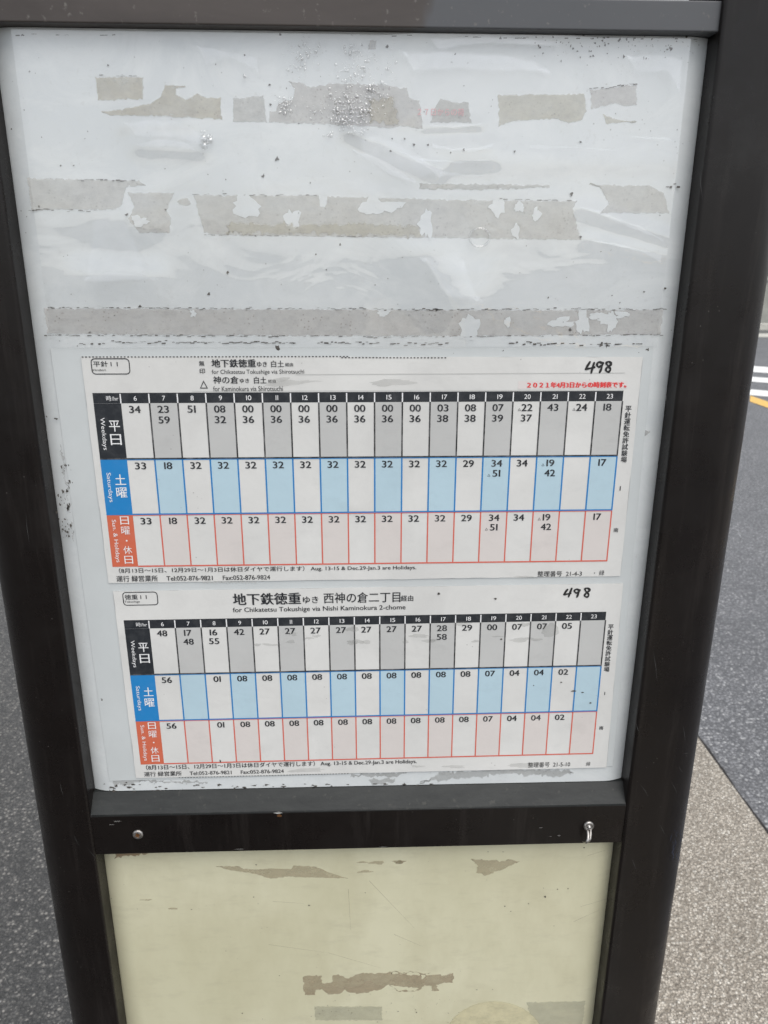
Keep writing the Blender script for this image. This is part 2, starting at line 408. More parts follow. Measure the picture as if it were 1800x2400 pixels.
# ------------------------------------------------------------------ the timetable board
board = bpy.data.objects.new('bus_stop_board', None); board.location = (0, 0, 0); link(board)
tag(board, 'dark brown framed bus stop board with white upper panel and cream lower panel', 'notice board')
FR = -.012                      # front of the posts; panels lie near y = 0
ZT, ZB = 1.98, .10
def post(sgn, xi, flat):
    prof = []
    def P(u, y): prof.append((sgn * (xi + u), y))
    for k in range(5):          # small inner rounding
        t = math.radians(90 * k / 4); P(.0025 - .0025 * math.cos(t), FR + .0025 - .0025 * math.sin(t))
    R = .028; cx, cy = flat, FR + R
    for k in range(19):
        t = math.radians(-90 + 180 * k / 18); P(cx + R * math.cos(t), cy + R * math.sin(t))
    P(0.0025, FR + 2 * R); P(0, FR + 2 * R - .0025)
    b = MB(); b.prism(prof, 'z', ZB, ZT)
    o = b.build('post', M['frame'], board); smooth_by_angle(o, 30)
    f = MB(); x = sgn * (xi + .028)
    f.box((x - .07, FR + R - .07, ZB), (x + .07, FR + R + .07, ZB + .008))
    for sx in (-1, 1):
        for sy in (-1, 1):
            f.tube([(x + sx*.055, FR + R + sy*.055, ZB + .008), (x + sx*.055, FR + R + sy*.055, ZB + .018)], .008, seg=6)
    f.build('base_plate', M['frame'], o)
    c = MB(); c.box((x - .031, FR - .002, ZT), (x + .031, FR + 2*R + .002, ZT + .006)); q = c.build('post_cap', M['frame'], o); bevel(q, .003, 2)
    return o
XL, XR = .2067, .2031
post(-1, XL, .0205); post(1, XR, .031)
zf = lambda z: z + H
def rail(name, z0, z1, yf, yb, m, bw=.0015):
    b = MB(); b.box((-XL - .004, yf, zf(z0)), (XR + .004, yb, zf(z1)))
    o = b.build(name, m, board); bevel(o, bw, 3); return o
# the lower crossbar: front bar, dusty sloping ledge behind it
RT = -.3062
b = MB(); b.prism([(.012, zf(RT)), (.0008, zf(RT)), (-.0100, zf(-.3186)), (-.0106, zf(-.3200)), (-.0100, zf(-.3550)), (-.0094, zf(-.3557)), (.012, zf(-.3557))], 'x', -XL - .004, XR + .004)
lower = b.build('crossbar', [M['frame'], M['dusty']], board)
for p in lower.data.polygons:
    if p.normal.z > .4: p.material_index = 1
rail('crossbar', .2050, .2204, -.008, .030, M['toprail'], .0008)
rail('crossbar', .665, .70, -.010, .012, M['frame'])
rail('crossbar', -.90, -.865, -.010, .012, M['frame'])
# bead along the front lip of the lower bar, catching light
b = MB(); b.tube([(-XL + .001, -.0103, zf(-.3191)), (XR - .001, -.0103, zf(-.3191))], .0006, seg=8)
b.build('edge_bead', M['dusty'], lower, smooth=True)

EDGE = .0154
def panel(name, z0, z1, yf, m):
    b = MB(); b.box((-XL + EDGE, yf, zf(z0)), (XR - EDGE, yf + .003, zf(z1)))
    return b.build(name, m, board)
YP = .0010
display = panel('display_panel', RT + .0005, .2047, YP, M['panel'])
cream = panel('lower_panel', -.8645, -.3557, YP, M['cream'])
cream['label'] = 'yellowed cream lower panel'
panel('header_panel', .2208, .6645, YP, M['panel'])
b = MB(); b.box((-XL + .0003, .0235, zf(-.354)), (XR - .0003, .0255, zf(.6645))); b.build('back_plate', M['frame'], board)

def shade_rolled_edge(sgn, xi, z0, z1, wd0, wd1, m, parent, dp=.0036):
    # invented curl: the side bends back so shade deepens towards the post
    b = MB(); k = 13; rows = 14
    for j in range(rows + 1):
        z = z0 + (z1 - z0) * j / rows; wd = wd0 + (wd1 - wd0) * j / rows
        for i in range(k):
            t = i / (k - 1)
            b.v.append((sgn * (xi - .0002 - wd * (1 - t)), YP + .00002 + dp * t * t, zf(z)))
        b.v.append((sgn * (xi + .0020), YP + dp + .002, zf(z)))
    k += 1
    for j in range(rows):
        for i in range(k - 1): b.f.append((j*k + i, j*k + i + 1, (j+1)*k + i + 1, (j+1)*k + i)); b.m.append(0)
    b.build('shade_rolled_edge', m, parent, smooth=True)
EW = .0156
shade_rolled_edge(-1, XL, RT + .0005, .2047, EW, EW, M['panel'], display); shade_rolled_edge(1, XR, RT + .0005, .2047, EW, EW, M['panel'], display)
shade_rolled_edge(-1, XL, -.8645, -.3557, EW, EW, M['cream'], cream); shade_rolled_edge(1, XR, -.8645, -.3557, EW, EW, M['cream'], cream)
# ---- residues, stains and dirt, traced as real patches on the panel
def A1(x, y): return (x * .5425, y * .5425)
def A2(x, y): return (900 + x * .5425, y * .5425)
def A3(x, y): return (x * .5425, 380 + y * .5425)
def A4(x, y): return (900 + x * .5425, 380 + y * .5425)
def A8(x, y): return (500 + x * .42194, 60 + y * .42194)
def L7(x, y): return (200 + x * .4822, 1950 + y * .4822)
def L8(x, y): return (900 + x * .5425, 1950 + y * .5425)
def C5(x, y): return (180 + x * .38577, 810 + y * .38577)
def C6(x, y): return (800 + x * .44605, 810 + y * .44605)
def C7(x, y): return (180 + x * .38577, 1090 + y * .38577)
def C8(x, y): return (800 + x * .44605, 1090 + y * .44605)
def B1(x, y): return (230 + x * .38577, 1360 + y * .38577)
def B2(x, y): return (820 + x * .40988, 1360 + y * .40988)
def B3(x, y): return (180 + x * .38577, 1600 + y * .38577)
def B4(x, y): return (820 + x * .40988, 1600 + y * .40988)
def DSP(x, y): return (x * 1.085, y * 1.085)

def jag(pts, amp, step, rg):
    out = []
    for i, p in enumerate(pts):
        q = pts[(i + 1) % len(pts)]; dx, dz = q[0] - p[0], q[1] - p[1]; L = math.hypot(dx, dz)
        k = max(1, int(L / step)); nx, nz = (-dz / L, dx / L) if L > 0 else (0, 0)
        for j in range(k):
            t = (j + (rg.uniform(-.3, .3) if j else 0)) / k; o = rg.gauss(0, amp) if j else 0
            out.append((p[0] + dx * t + nx * o, p[1] + dz * t + nz * o))
    return out

def soft_patch(name, polys, y, mat, parent, fade, extra=None, tilt=None, hole_mat=None):
    # flat residue whose rim thins out: the vertices of the rim carry edge = 0, those inside edge = 1
    bm = bmesh.new(); lay = bm.verts.layers.float.new('edge')
    for pts2 in polys:
        vs_ = [bm.verts.new((x, y, z)) for x, z in pts2]
        es = [bm.edges.new((vs_[i], vs_[(i + 1) % len(vs_)])) for i in range(len(vs_))]
        g = bmesh.ops.triangle_fill(bm, use_beauty=True, use_dissolve=False, edges=es, normal=(0, -1, 0))
        fs = [f for f in g['geom'] if isinstance(f, bmesh.types.BMFace)]
        area = sum(f.calc_area() for f in fs); per = sum(e.calc_length() for e in es)
        bmesh.ops.inset_region(bm, faces=fs, thickness=min(fade, .7 * area / per), use_boundary=True, use_even_offset=False)
    for v in bm.verts: v[lay] = 0.0 if any(e.is_boundary for e in v.link_edges) else 1.0
    if tilt:
        for v in bm.verts: v.co.y = tilt(v.co)
    for (pts, yy) in (extra or []):
        f = bm.faces.new([bm.verts.new((x, yy, z)) for x, z in pts]); f.material_index = 1
        for v in f.verts: v[lay] = 1.0
    me = bpy.data.meshes.new(name); bm.to_mesh(me); bm.free()
    for m in (mat if isinstance(mat, list) else [mat]): me.materials.append(m)
    return link(bpy.data.objects.new(name, me), parent)

def poly_faces(pts2, y):
    bm = bmesh.new()
    vs_ = [bm.verts.new((x, y, z)) for x, z in pts2]
    es = [bm.edges.new((vs_[i], vs_[(i + 1) % len(vs_)])) for i in range(len(vs_))]
    bmesh.ops.triangle_fill(bm, use_beauty=True, use_dissolve=False, edges=es, normal=(0, -1, 0))
    bm.verts.index_update()
    V = [tuple(v.co) for v in bm.verts]; F = [tuple(v.index for v in f.verts) for f in bm.faces]
    bm.free(); return V, F

YT = YP - .00018
def to_xz(pix): return [(lambda p: (max(-XL + .0095, min(XR - .0095, p.x)), p.z))(at(*q)) for q in pix]
rgj = random.Random(11)
def patch(mb, pix, y, amp=.0005, step=.0016, m=0):
    V, F = poly_faces(jag(to_xz(pix), amp, step, rgj), y); mb.add_mesh(V, F, m)
def blob(mb, c, rx, rz, y, m=0, n=16, amp=.18, rot=0):
    """irregular spot, c in photo pixels, radii in metres"""
    p = at(*c); pts = []; ca, sa = math.cos(rot), math.sin(rot); ph = rgj.uniform(0, 6)
    for k in range(n):
        t = 2 * math.pi * k / n; r = 1 + rgj.gauss(0, amp) + amp * math.sin(3 * t + ph)
        u, v = rx * r * math.cos(t), rz * r * math.sin(t); pts.append((p.x + u * ca - v * sa, p.z + u * sa + v * ca))
    mb.face([(x, y, z) for x, z in pts], m)
def ragged_line(mb, a, b, wd, y, m=0, gap=.25, step=.0022):
    p, q = at(*a), at(*b)
    for t in (p, q): t.x = max(-XL + .008, min(XR - .008, t.x))
    L = (q - p).length; k = max(1, int(L / step))
    for i in range(k):
        if rgj.random() < gap: continue
        t0, t1 = i / k, (i + rgj.uniform(.6, 1.3)) / k; h = wd * rgj.uniform(.15, .75); o = rgj.gauss(0, wd * .35)
        A_, B_ = p.lerp(q, t0), p.lerp(q, min(1, t1))
        mb.face([(A_.x, y, A_.z + o - h/2), (B_.x, y, B_.z + o - h/2 * rgj.uniform(.5, 1)), (B_.x, y, B_.z + o + h/2), (A_.x, y, A_.z + o + h/2 * rgj.uniform(.4, 1))], m)
def residue(name, mat, *polys, holes=(), spots=None, parent=None, amp=.00022, label=None):
    ex = []
    for i, (c, rx, rz) in enumerate(holes):
        h = MB(); blob(h, c, rx, rz, 0, 0, 22, .16); ex.append(([(v[0], v[2]) for v in h.v], YT - .00008 - .000008 * i))
    o = soft_patch(name, [jag(to_xz(pl), amp, .0016, rgj) for pl in polys], YT, [mat, M['panel']], parent or display, .0011, ex)
    if label: o['label'] = label
    return o

mm = .001
residue('tape_residue', M['tape_a'], [A1(405,328), A1(620,328), A1(618,432), A1(418,436)])
residue('tape_residue', M['tape_a'], [A1(430,480), A1(560,460), A1(650,440), A1(690,415), A1(708,362), A1(800,365), A1(805,378), A1(762,384), A1(762,405), A1(800,425), A1(850,398), A1(890,418), A1(955,415), A1(962,520), A1(700,505), A1(470,500)])
residue('tape_residue', M['tape_c'], [A8(410,305), A8(475,305), A8(540,335), A8(680,312), A8(960,325), A8(1080,340), A8(1095,395), A8(1150,410), A8(1168,578), A8(1040,560), A8(1000,572), A8(600,550), A8(305,540), A8(305,470), A8(345,470), A8(360,425), A8(440,400), A8(448,350)])
soft_patch('tape_residue', [jag(to_xz([A8(850,400), A8(1000,380), A8(1040,470), A8(1035,555), A8(1000,568), A8(860,550)]), .0007, .0016, rgj)], YT - .00012, M['tape_a'], display, .004)
residue('tape_residue', M['faint'], [A8(1260,400), A8(1340,420), A8(1420,420), A8(1440,540), A8(1200,540), A8(1230,450)])
residue('tape_residue', M['faint'], [A8(105,400), A8(280,380), A8(300,540), A8(105,535)])
residue('tape_residue', M['tape_y'], [A2(490,405), A2(870,400), A2(880,480), A2(860,520), A2(800,535), A2(740,515), A2(560,525), A2(495,550)])
residue('tape_residue', M['tape_c'], [A2(888,385), A2(1095,362), A2(1098,455), A2(1040,462), A2(1000,448), A2(895,475)])
residue('tape_residue', M['tape_y'], [A2(945,490), A2(1000,510), A2(1060,520), A2(1100,525), A2(960,535)])
residue('tape_residue', M['tape_c'], [A1(1597,170), A1(1630,172), A1(1626,212), A1(1590,214)])
residue('tape_residue', M['tape_b'], [A3(65,65), A3(600,75), A3(632,100), A3(545,112), A3(525,190), A3(490,208), A3(130,208), A3(95,140)])
residue('tape_residue', M['tape_b'], [A3(545,128), A3(755,130), A3(720,210), A3(740,240), A3(735,308), A3(600,308), A3(548,245), A3(575,190)], holes=[(A3(600, 255), 5*mm, 3*mm)])
h_ = MB(); blob(h_, A3(795, 172), .0042, .0024, 0, 0, 18, .08); soft_patch('tape_residue', [[(v[0], v[2]) for v in h_.v]], YT, M['tape_b'], display, .0008)
residue('tape_residue', M['tape_b'],
    [A3(832,138), A3(1380,140), A3(1385,190), A3(1402,190), A3(1412,145), A3(1659,150), A4(330,160), A4(840,165), A4(820,200), A4(855,338), A4(200,330), A3(1659,328), A3(960,318), A3(880,308), A3(855,230)],
    holes=[(A3(1065,190), 8*mm, 6.5*mm), (A3(1265,250), 4.5*mm, 6*mm), (A3(1605,190), 7*mm, 5*mm), (A4(490,195), 5*mm, 5*mm), (A4(585,195), 3*mm, 3*mm), (A4(660,222), 2.5*mm, 4*mm), (A4(570,300), 2.5*mm, 4*mm), (A4(185,268), 4*mm, 8*mm), (A4(20,190), 9*mm, 3*mm)])
soft_patch('tape_residue', [jag(to_xz([A3(990,255), A3(1250,262), A3(1659,262), A4(150,268), A4(170,324), A3(1659,322), A3(960,313)]), .0008, .0016, rgj)], YT - .00012, M['tape_y'], display, .0025)
residue('tape_residue', M['faint'], [A4(150,88), A4(720,95), A4(720,112), A4(400,122), A4(150,118)])
residue('tape_residue', M['tape_b'], [A4(880,95), A4(1150,97), A4(1215,130), A4(1238,222), A4(930,222), A4(970,180), A4(930,110)])
residue('tape_residue', M['tape_c'], [A3(115,628), A3(900,632), A3(1659,635), A4(700,637), A4(1290,635), A4(1285,748), A4(300,755), A3(1659,755), A3(700,750), A3(140,745)],
    holes=[(A4(368,715), 6.5*mm, 8*mm), (A4(770,695), 8*mm, 3*mm), (A4(860,690), 4*mm, 8*mm), (A4(960,675), 6*mm, 3*mm), (A4(985,690), 3*mm, 6*mm), (A4(925,665), 6*mm, 2*mm), (A4(535,690), 2*mm, 3*mm), (A4(1030,660), 5*mm, 2*mm), (A3(835,655), 2*mm, 2*mm), (A3(1655,650), 4*mm, 2*mm)])
residue('tape_residue', M['tape_b'], [B3(190,380), B3(235,400), B3(240,520), B3(185,520)])
# ghost of a red printed line left on the tape
# dirt: stain lines, specks, smears, all one uncountable layer
dm = MB()
YD = YP - .00042
for a, bb, wd, gp in ((A3(480,778), A3(1280,780), .0011, .12), (A3(1370,780), A4(280,783), .0013, .15), (A4(540,782), A4(780,784), .0016, .1), (A4(800,786), A4(1120,786), .0012, .5),
                  (A3(340,782), A3(490,790), .0016, .4), (A3(330,75), A3(600,78), .0010, .2), (A3(120,206), A3(420,209), .0008, .4),
                  (A3(115,628), A3(1659,634), .0008, .35), (A4(0,637), A4(1290,635), .0010, .35), (A3(140,747), A3(1659,755), .0009, .4), (A4(0,756), A4(1285,746), .0008, .45),
                  (A4(1220,102), A4(1282,106), .0022, .0), (A4(1280,124), A4(1350,124), .0008, .1), (A4(1240,215), A4(1350,214), .0014, .3),
                  (A4(200,640), A4(255,650), .0020, .2), (A1(410,328), A1(610,328), .0008, .4), (A2(888,384), A2(1095,362), .0009, .2), (A4(1200,632), A4(1290,638), .0015, .2),
                  (A3(830,140), A3(1370,142), .0007, .5), (A3(880,312), A3(1659,322), .0006, .5), (A4(500,160), A4(840,166), .0006, .6), (A1(30,150), A1(500,150), .0007, .75), (A2(0,158), A2(1400,168), .0009, .75),
                  (A4(960,790), A4(1000,795), .0022, .1)):
    ragged_line(dm, a, bb, wd, YD, 0, gp)
for c, r in ((A3(1137,60), 1.3), (A1(1198,686), 1.2), (A3(983,478), .9), (A3(902,570), .9), (A3(1198,802), 1.7), (A3(605,622), 1.0), (A3(387,735), 1.0), (A3(167,190), .8),
             (A3(545,228), 1.1), (A3(715,205), 1.0), (A2(14,200), 1.2), (A2(905,240), .8), (A2(1240,212), 1.2), (A2(1225,212), .8), (A2(965,230), .5), (A2(1020,170), .9), (A2(503,163), .8), (A2(863,152), .7),
             (A2(308,232), .6), (A2(565,655), .9), (A2(850,613), .6), (A2(90,600), .7), (A2(130,625), .7), (A2(190,625), .7), (A2(345,645), .7), (A2(28,652), .6), (A4(812,138), 1.4), (A4(1340,207), 1.3), (A4(850,325), 1.0),
             (A4(108,662), .8), (A4(805,725), 1.0), (A4(515,815), .6), (A4(228,638), 1.2), (A4(710,585), .6), (A4(1125,560), .9), (A4(1215,545), .8), (A1(95,150), .7), (A1(465,280), .7), (A1(125,308), .6),
             (A1(260,715), .5), (A1(318,715), .6), (A1(1210,148), .8), (A1(1168,450), .9), (A1(1165,365), .9), (A3(1365,398), .5), (A3(1470,355), .6), (A3(1283,284), .7), (A3(1290,220), .7), (A3(1103,318), .8),
             (A3(1340,88), .8), (A3(1620,530), .5), (C6(1612,20), 1.6), (DSP(1300,745), 1.6), (DSP(1312,747), 1.1), (DSP(120,905), 1.2), (DSP(145,1150), 1.4), (DSP(100,900), .8), (B3(20,5), .8), (B3(150,105), 1.0),
             (B3(240,630), 1.8), (B3(225,645), 1.2), (B3(290,625), 1.2), (B3(345,648), 1.0), (B3(960,652), 1.6), (B3(200,660), 1.2), (B3(300,610), 1.0)):
    blob(dm, c, r * mm * rgj.uniform(.5, .9), r * mm * rgj.uniform(.5, 1.1), YD, 0, 9, .3, rgj.uniform(0, 3))
for k in range(170):
    c = (rgj.uniform(20, 1640), rgj.uniform(90, 840)); r = abs(rgj.gauss(.12, .12)) + .10
    blob(dm, c, r * mm, r * mm * rgj.uniform(.5, 1.5), YD, 0, 6, .3)
for k in range(90):
    c = (rgj.uniform(1250, 1640), 85 + abs(rgj.gauss(0, 26))); r = abs(rgj.gauss(.15, .18)) + .14
    blob(dm, c, r * mm, r * mm * rgj.uniform(.5, 1.5), YD, 0, 6, .3)
for k in range(110):
    c = (rgj.uniform(235, 1460), rgj.uniform(1838, 1856)); r = abs(rgj.gauss(.3, .4)) + .2
    blob(dm, c, r * mm * 1.8, r * mm * .7, YD, 0, 8, .3)
for k in range(60):                                   # grime beside the papers
    c = (rgj.gauss(145, 9) + (k % 3) * 8, rgj.uniform(1090, 1270)); r = abs(rgj.gauss(.2, .3)) + .12
    blob(dm, c, r * mm * .8, r * mm * 1.6, YD, 0, 7, .3)
dirt = dm.build('dirt', M['dirt'], display, fixn=False); dirt['kind'] = 'stuff'
SMEAR = []
for pl in ([DSP(137,1130), DSP(148,1125), DSP(150,1170), DSP(140,1172)], [DSP(122,960), DSP(128,960), DSP(132,1080), DSP(124,1080)], [DSP(1330,965), DSP(1425,930), DSP(1425,936), DSP(1332,971)],
           [B3(200,590), B3(340,570), B3(420,600), B3(330,625), B3(220,635)], [B4(520,510), B4(900,490), B4(1260,495), B4(1285,525), B4(1180,545), B4(900,530), B4(720,550), B4(420,575), B4(390,580)],
           [B4(0,520), B4(330,515), B4(280,540), B4(0,545)], [B3(370,600), B3(560,595), B3(800,610), B3(560,615)], [B4(100,560), B4(260,545), B4(250,580), B4(120,590)]):
    SMEAR.append(jag(to_xz(pl), .0009, .0016, rgj))
q = soft_patch('dirt_smear', SMEAR, YD + .00012, M['dirt2'], display, .003); q['kind'] = 'stuff'


# clear wrinkled film over the upper half, with folds shaped to catch sky reflections
def film():
    x0, x1, z0, z1 = -XL + .012, XR - .012, zf(.028), zf(.2040); nx, nz = 150, 70
    folds = [(A4(860,200), A4(1290,350), .0035, .0012), (A4(880,335), A4(1250,410), .004, .0007), (A2(180,545), A2(420,540), .003, .0010), (A2(200,640), A2(460,630), .004, .0012), (A2(170,695), A2(470,690), .004, .0006),
             (A1(540,530), A1(820,530), .006, .0010), (A1(600,625), A1(860,640), .006, .0008), (A2(-150,560), A2(240,740), .005, .0012), (A2(0,590), A2(130,480), .005, .0006), (A3(370,490), A3(660,500), .010, .0016),
             (A3(420,230), A3(560,250), .016, .0014), (A2(300,690), A2(1300,690), .008, .0005), (A2(150,100), A2(800,60), .012, .0008), (A4(200,400), A4(330,600), .020, .003)]
    segs = []
    for a, bb, wd, h in folds:
        p, q = at(*a), at(*bb); segs.append(((p.x, p.z), (q.x, q.z), wd, h))
    b = MB(); idx = {}
    for j in range(nz + 1):
        for i in range(nx + 1):
            x = x0 + (x1 - x0) * i / nx; z = z0 + (z1 - z0) * j / nz; h = 0
            for (ax, az), (bx, bz), wd, hh in segs:
                dx, dz = bx - ax, bz - az; t = max(0, min(1, ((x - ax) * dx + (z - az) * dz) / (dx*dx + dz*dz)))
                dd = math.hypot(x - ax - t * dx, z - az - t * dz); h += hh * math.exp(-(dd / wd) ** 2)
            b.v.append((x, YP - .0012 - h * .8, z))
    for j in range(nz):
        for i in range(nx):
            a = j * (nx + 1) + i; b.f.append((a, a + 1, a + nx + 2, a + nx + 1)); b.m.append(0)
    return b.build('clear_film', M['film'], display, smooth=True, fixn=False)
film()
def facet(pix, tilt_x, tilt_z, k):
    # added film piece, tipped by tilt degrees to stand in for a reflected shape
    P = [at(*q) for q in pix]
    for p in P: p.x = max(-XL + .014, min(XR - .017, p.x))
    c = sum(P, Vector()) / len(P); tx, tz = math.tan(math.radians(tilt_x)), math.tan(math.radians(tilt_z))
    off = [tx * (p.x - c.x) + tz * (p.z - c.z) for p in P]; y0 = YP - .0042 - .0002 * k - max(off)
    soft_patch('reflection_facet', [jag([(p.x, p.z) for p in P], .0003, .003, rgj)], 0, M['reflection_film'], display, .0045, None, lambda v: y0 + tx * (v.x - c.x) + tz * (v.z - c.z))
for k, (pl, a, b_) in enumerate((
    ([A4(140,405), A4(310,380), A4(352,420), A4(372,470), A4(395,545), A4(430,612), A4(330,600), A4(262,585), A4(225,540), A4(190,470)], 3, 7),
    ([A3(405,240), A3(470,215), A3(545,232), A3(600,330), A3(640,440), A3(665,500), A3(520,520), A3(375,520), A3(385,380)], -2, 6),
    ([A3(370,492), A3(480,470), A3(610,478), A3(700,505), A3(560,515), A3(370,522)], 0, 10),
    ([A1(535,532), A1(640,515), A1(760,518), A1(850,555), A1(905,610), A1(860,640), A1(770,605), A1(640,610), A1(590,600)], 2, 5),
    ([A1(595,625), A1(700,602), A1(800,612), A1(870,660), A1(760,640), A1(610,640)], 0, 9),
    ([A8(800,620), A8(900,600), A8(1050,660), A8(1170,730), A8(1290,830), A8(1180,860), A8(1080,900), A8(960,830), A8(820,740)], -4, 5),
    ([A8(760,690), A8(880,720), A8(1010,790), A8(1130,880), A8(1000,850), A8(860,770)], -3, 9),
    ([A4(830,195), A4(900,205), A4(1100,275), A4(1295,340), A4(1295,372), A4(1200,340), A4(1010,270)], 4, 9),
    ([A4(870,335), A4(1000,350), A4(1250,400), A4(1245,440), A4(1100,390), A4(960,360)], 4, 7),
    ([A2(190,540), A2(300,548), A2(420,536), A2(415,546), A2(300,560), A2(200,552)], 0, 10),
    ([A2(200,622), A2(290,645), A2(390,645), A2(470,620), A2(462,640), A2(390,662), A2(290,660), A2(205,640)], 0, 12),
    ([A2(160,690), A2(300,700), A2(470,688), A2(470,696), A2(300,710), A2(160,700)], 0, 9),
    ([A2(60,235), A2(260,225), A2(520,240), A2(640,260), A2(720,330), A2(520,330), A2(300,320), A2(120,330)], 2, 4),
    ([A2(190,180), A2(420,165), A2(760,185), A2(740,215), A2(440,205), A2(220,225)], 0, 8),
    ([A1(850,200), A1(960,225), A1(1120,260), A1(1130,330), A1(1010,270), A1(900,300)], -3, 6),
    ([A2(1020,250), A2(1180,240), A2(1330,270), A2(1320,420), A2(1200,330), A2(1060,330)], 3, 5),
    ([A2(620,632), A2(820,638), A2(1000,660), A2(820,648), A2(620,645)], 0, 9),
    ([A2(1040,600), A2(1200,598), A2(1380,620), A2(1200,612)], 0, 9),
    ([A2(60,660), A2(160,690), A2(250,745), A2(420,770), A2(240,770)], -3, 6),
    )):
    facet(pl, a, b_, k)
# droplets trapped under and on the film
wd = MB(); rg = random.Random(5)
def dome(x, z, r, y0):
    n0 = len(wd.v); seg, rings = 8, 3
    for k in range(rings):
        t = k / rings * math.pi / 2
        for q in range(seg):
            a = 2 * math.pi * q / seg; wd.v.append((x + r * math.cos(t) * math.cos(a), y0 - r * .75 * math.sin(t), z + r * math.cos(t) * math.sin(a)))
    wd.v.append((x, y0 - r * .75, z)); top = len(wd.v) - 1
    for k in range(rings - 1):
        for q in range(seg):
            q2 = (q + 1) % seg; wd.f.append((n0 + k*seg + q, n0 + k*seg + q2, n0 + (k+1)*seg + q2, n0 + (k+1)*seg + q)); wd.m.append(0)
    for q in range(seg): wd.f.append((n0 + (rings-1)*seg + q, n0 + (rings-1)*seg + (q+1) % seg, top)); wd.m.append(0)
for c, sx, sy, n, r0 in ((A8(760,450), 75, 45, 230, .85), (A8(400,445), 26, 34, 60, .8), (A8(800,220), 45, 55, 130, .7), (A8(500,150), 42, 30, 70, .6), (A8(480,240), 22, 36, 40, .6),
                         (A8(900,350), 38, 22, 50, .8), (A8(800,590), 45, 16, 50, .6), (A8(990,220), 14, 40, 26, .6), (A8(640,600), 14, 10, 8, 1.0), (A1(890,600), 20, 26, 14, 1.5), (A8(740,530), 30, 18, 40, 1.1), (A8(170,290), 10, 8, 6, 1.0)):
    for k in range(n):
        p = at(c[0] + rg.gauss(0, sx * .52), c[1] + rg.gauss(0, sy * .52)); dome(p.x, p.z, r0 * mm * 1.2 * (rg.uniform(.25, .8) if rg.random() < .75 else rg.uniform(.8, 1.5)), YP - .0013)
wo_ = wd.build('water_droplets', M['drop'], display, smooth=True, fixn=False); wo_['kind'] = 'stuff'
# small ring bubble
rb = MB(); c = at(*A4(412, 325)); R_ = .0062
rb.tube([(c.x + R_ * math.cos(t), YP - .0024, c.z + R_ * .85 * math.sin(t)) for t in [2 * math.pi * k / 28 for k in range(29)]], .0006, seg=6, caps=False)
rb.build('air_bubble', M['drop'], display, smooth=True)

# lower panel marks
def lower_mark(name, mat, *polys, amp=.0006, dy=0, fade=.0012):
    return soft_patch(name, [jag(to_xz(pl), amp, .0016, rgj) for pl in polys], YT - dy, mat, cream, fade)
lower_mark('water_stain', M['stain'], [L7(630,170), L7(740,168), L7(770,182), L7(830,185), L7(910,180), L7(1000,183), L7(1010,165), L7(1110,170), L7(1150,182), L7(1180,198), L7(1280,230), L7(1050,225), L7(980,222), L7(900,232), L7(830,210), L7(700,190)], amp=.0002, fade=.0006)
lower_mark('water_stain', M['stain'], [L8(370,120), L8(490,122), L8(500,130), L8(540,118), L8(590,130), L8(520,165), L8(440,195), L8(395,180), L8(405,150)], amp=.0004)
lower_mark('glue_residue', M['glue'], [L7(1055,710), L7(1075,702), L7(1150,702), L7(1152,738), L7(1195,735), L7(1200,702), L7(1230,695), L7(1270,715), L7(1340,690), L7(1450,690), L7(1480,682), L7(1560,690), L7(1600,685), L7(1659,700),
    L8(20,615), L8(50,605), L8(70,618), L8(110,608), L8(150,612), L8(165,640), L8(185,615), L8(240,610), L8(250,625), L8(300,612), L8(300,655), L8(260,655), L8(225,665), L8(240,690), L8(205,690), L8(205,670), L8(175,665), L8(150,690), L8(115,690), L8(90,680), L8(70,695), L8(50,680), L8(20,665),
    L7(1620,765), L7(1600,780), L7(1520,780), L7(1480,745), L7(1440,770), L7(1330,790), L7(1280,785), L7(1262,770), L7(1240,790), L7(1180,795), L7(1150,768), L7(1120,772), L7(1118,798), L7(1065,798), L7(1058,770)], amp=.0005, fade=.0004)
lower_mark('sticker_trace', M['sticker'], [L7(1110,850), L7(1445,850), L7(1445,922), L7(1115,922)], amp=.0003)
lower_mark('sticker_trace', M['sticker'], [L8(615,738), L8(905,732), L8(920,840), L8(640,840)], amp=.0003)
ac = L8(478, 905); pts = []
for k in range(40):
    t = 2 * math.pi * k / 40; pts.append((ac[0] + 118 * math.cos(t), ac[1] - 93 * math.sin(t)))
lower_mark('sticker_trace', M['arc'], pts, amp=.0001, dy=.0001)
lower_mark('rust_stain', M['rust'], [L7(78,98), L7(320,96), L7(300,112), L7(250,118), L7(180,124), L7(130,136), L7(85,140)], amp=.0006, dy=.0002)
dm2 = MB()
for c, r in ((L7(1088,360), .9), (L7(763,884), .9), (L7(830,162), .8), (L7(515,380), .7), (L8(697,282), 1.2), (L8(750,250), .7), (L8(796,247), .8), (L8(548,345), .6), (L8(625,312), .8), (L8(690,245), .5), (L8(865,70), .9), (L7(1360,298), .7),
             (L7(1520,875), .7), (L7(1610,880), .7), (L8(470,683), .6), (L8(735,408), .5), (L8(450,88), .6), (L8(515,88), .6)):
    blob(dm2, c, r * mm * .7, r * mm * .6, YD, 0, 9, .3)
for k in range(90):
    c = (rgj.uniform(715, 1080), rgj.uniform(2330, 2400)) if k < 55 else (rgj.uniform(260, 1420), rgj.uniform(2010, 2400))
    r = abs(rgj.gauss(.15, .12)) + .1; blob(dm2, c, r * mm, r * mm, YD, 0, 6, .3)
for a, bb in ((L7(330,333), L7(270,333)), (L7(1320,150), L7(1370,150)), (L7(440,375), L7(410,385))): blob(dm2, ((a[0]+bb[0])/2, a[1]), .004, .0008, YD, 1, 14, .2)
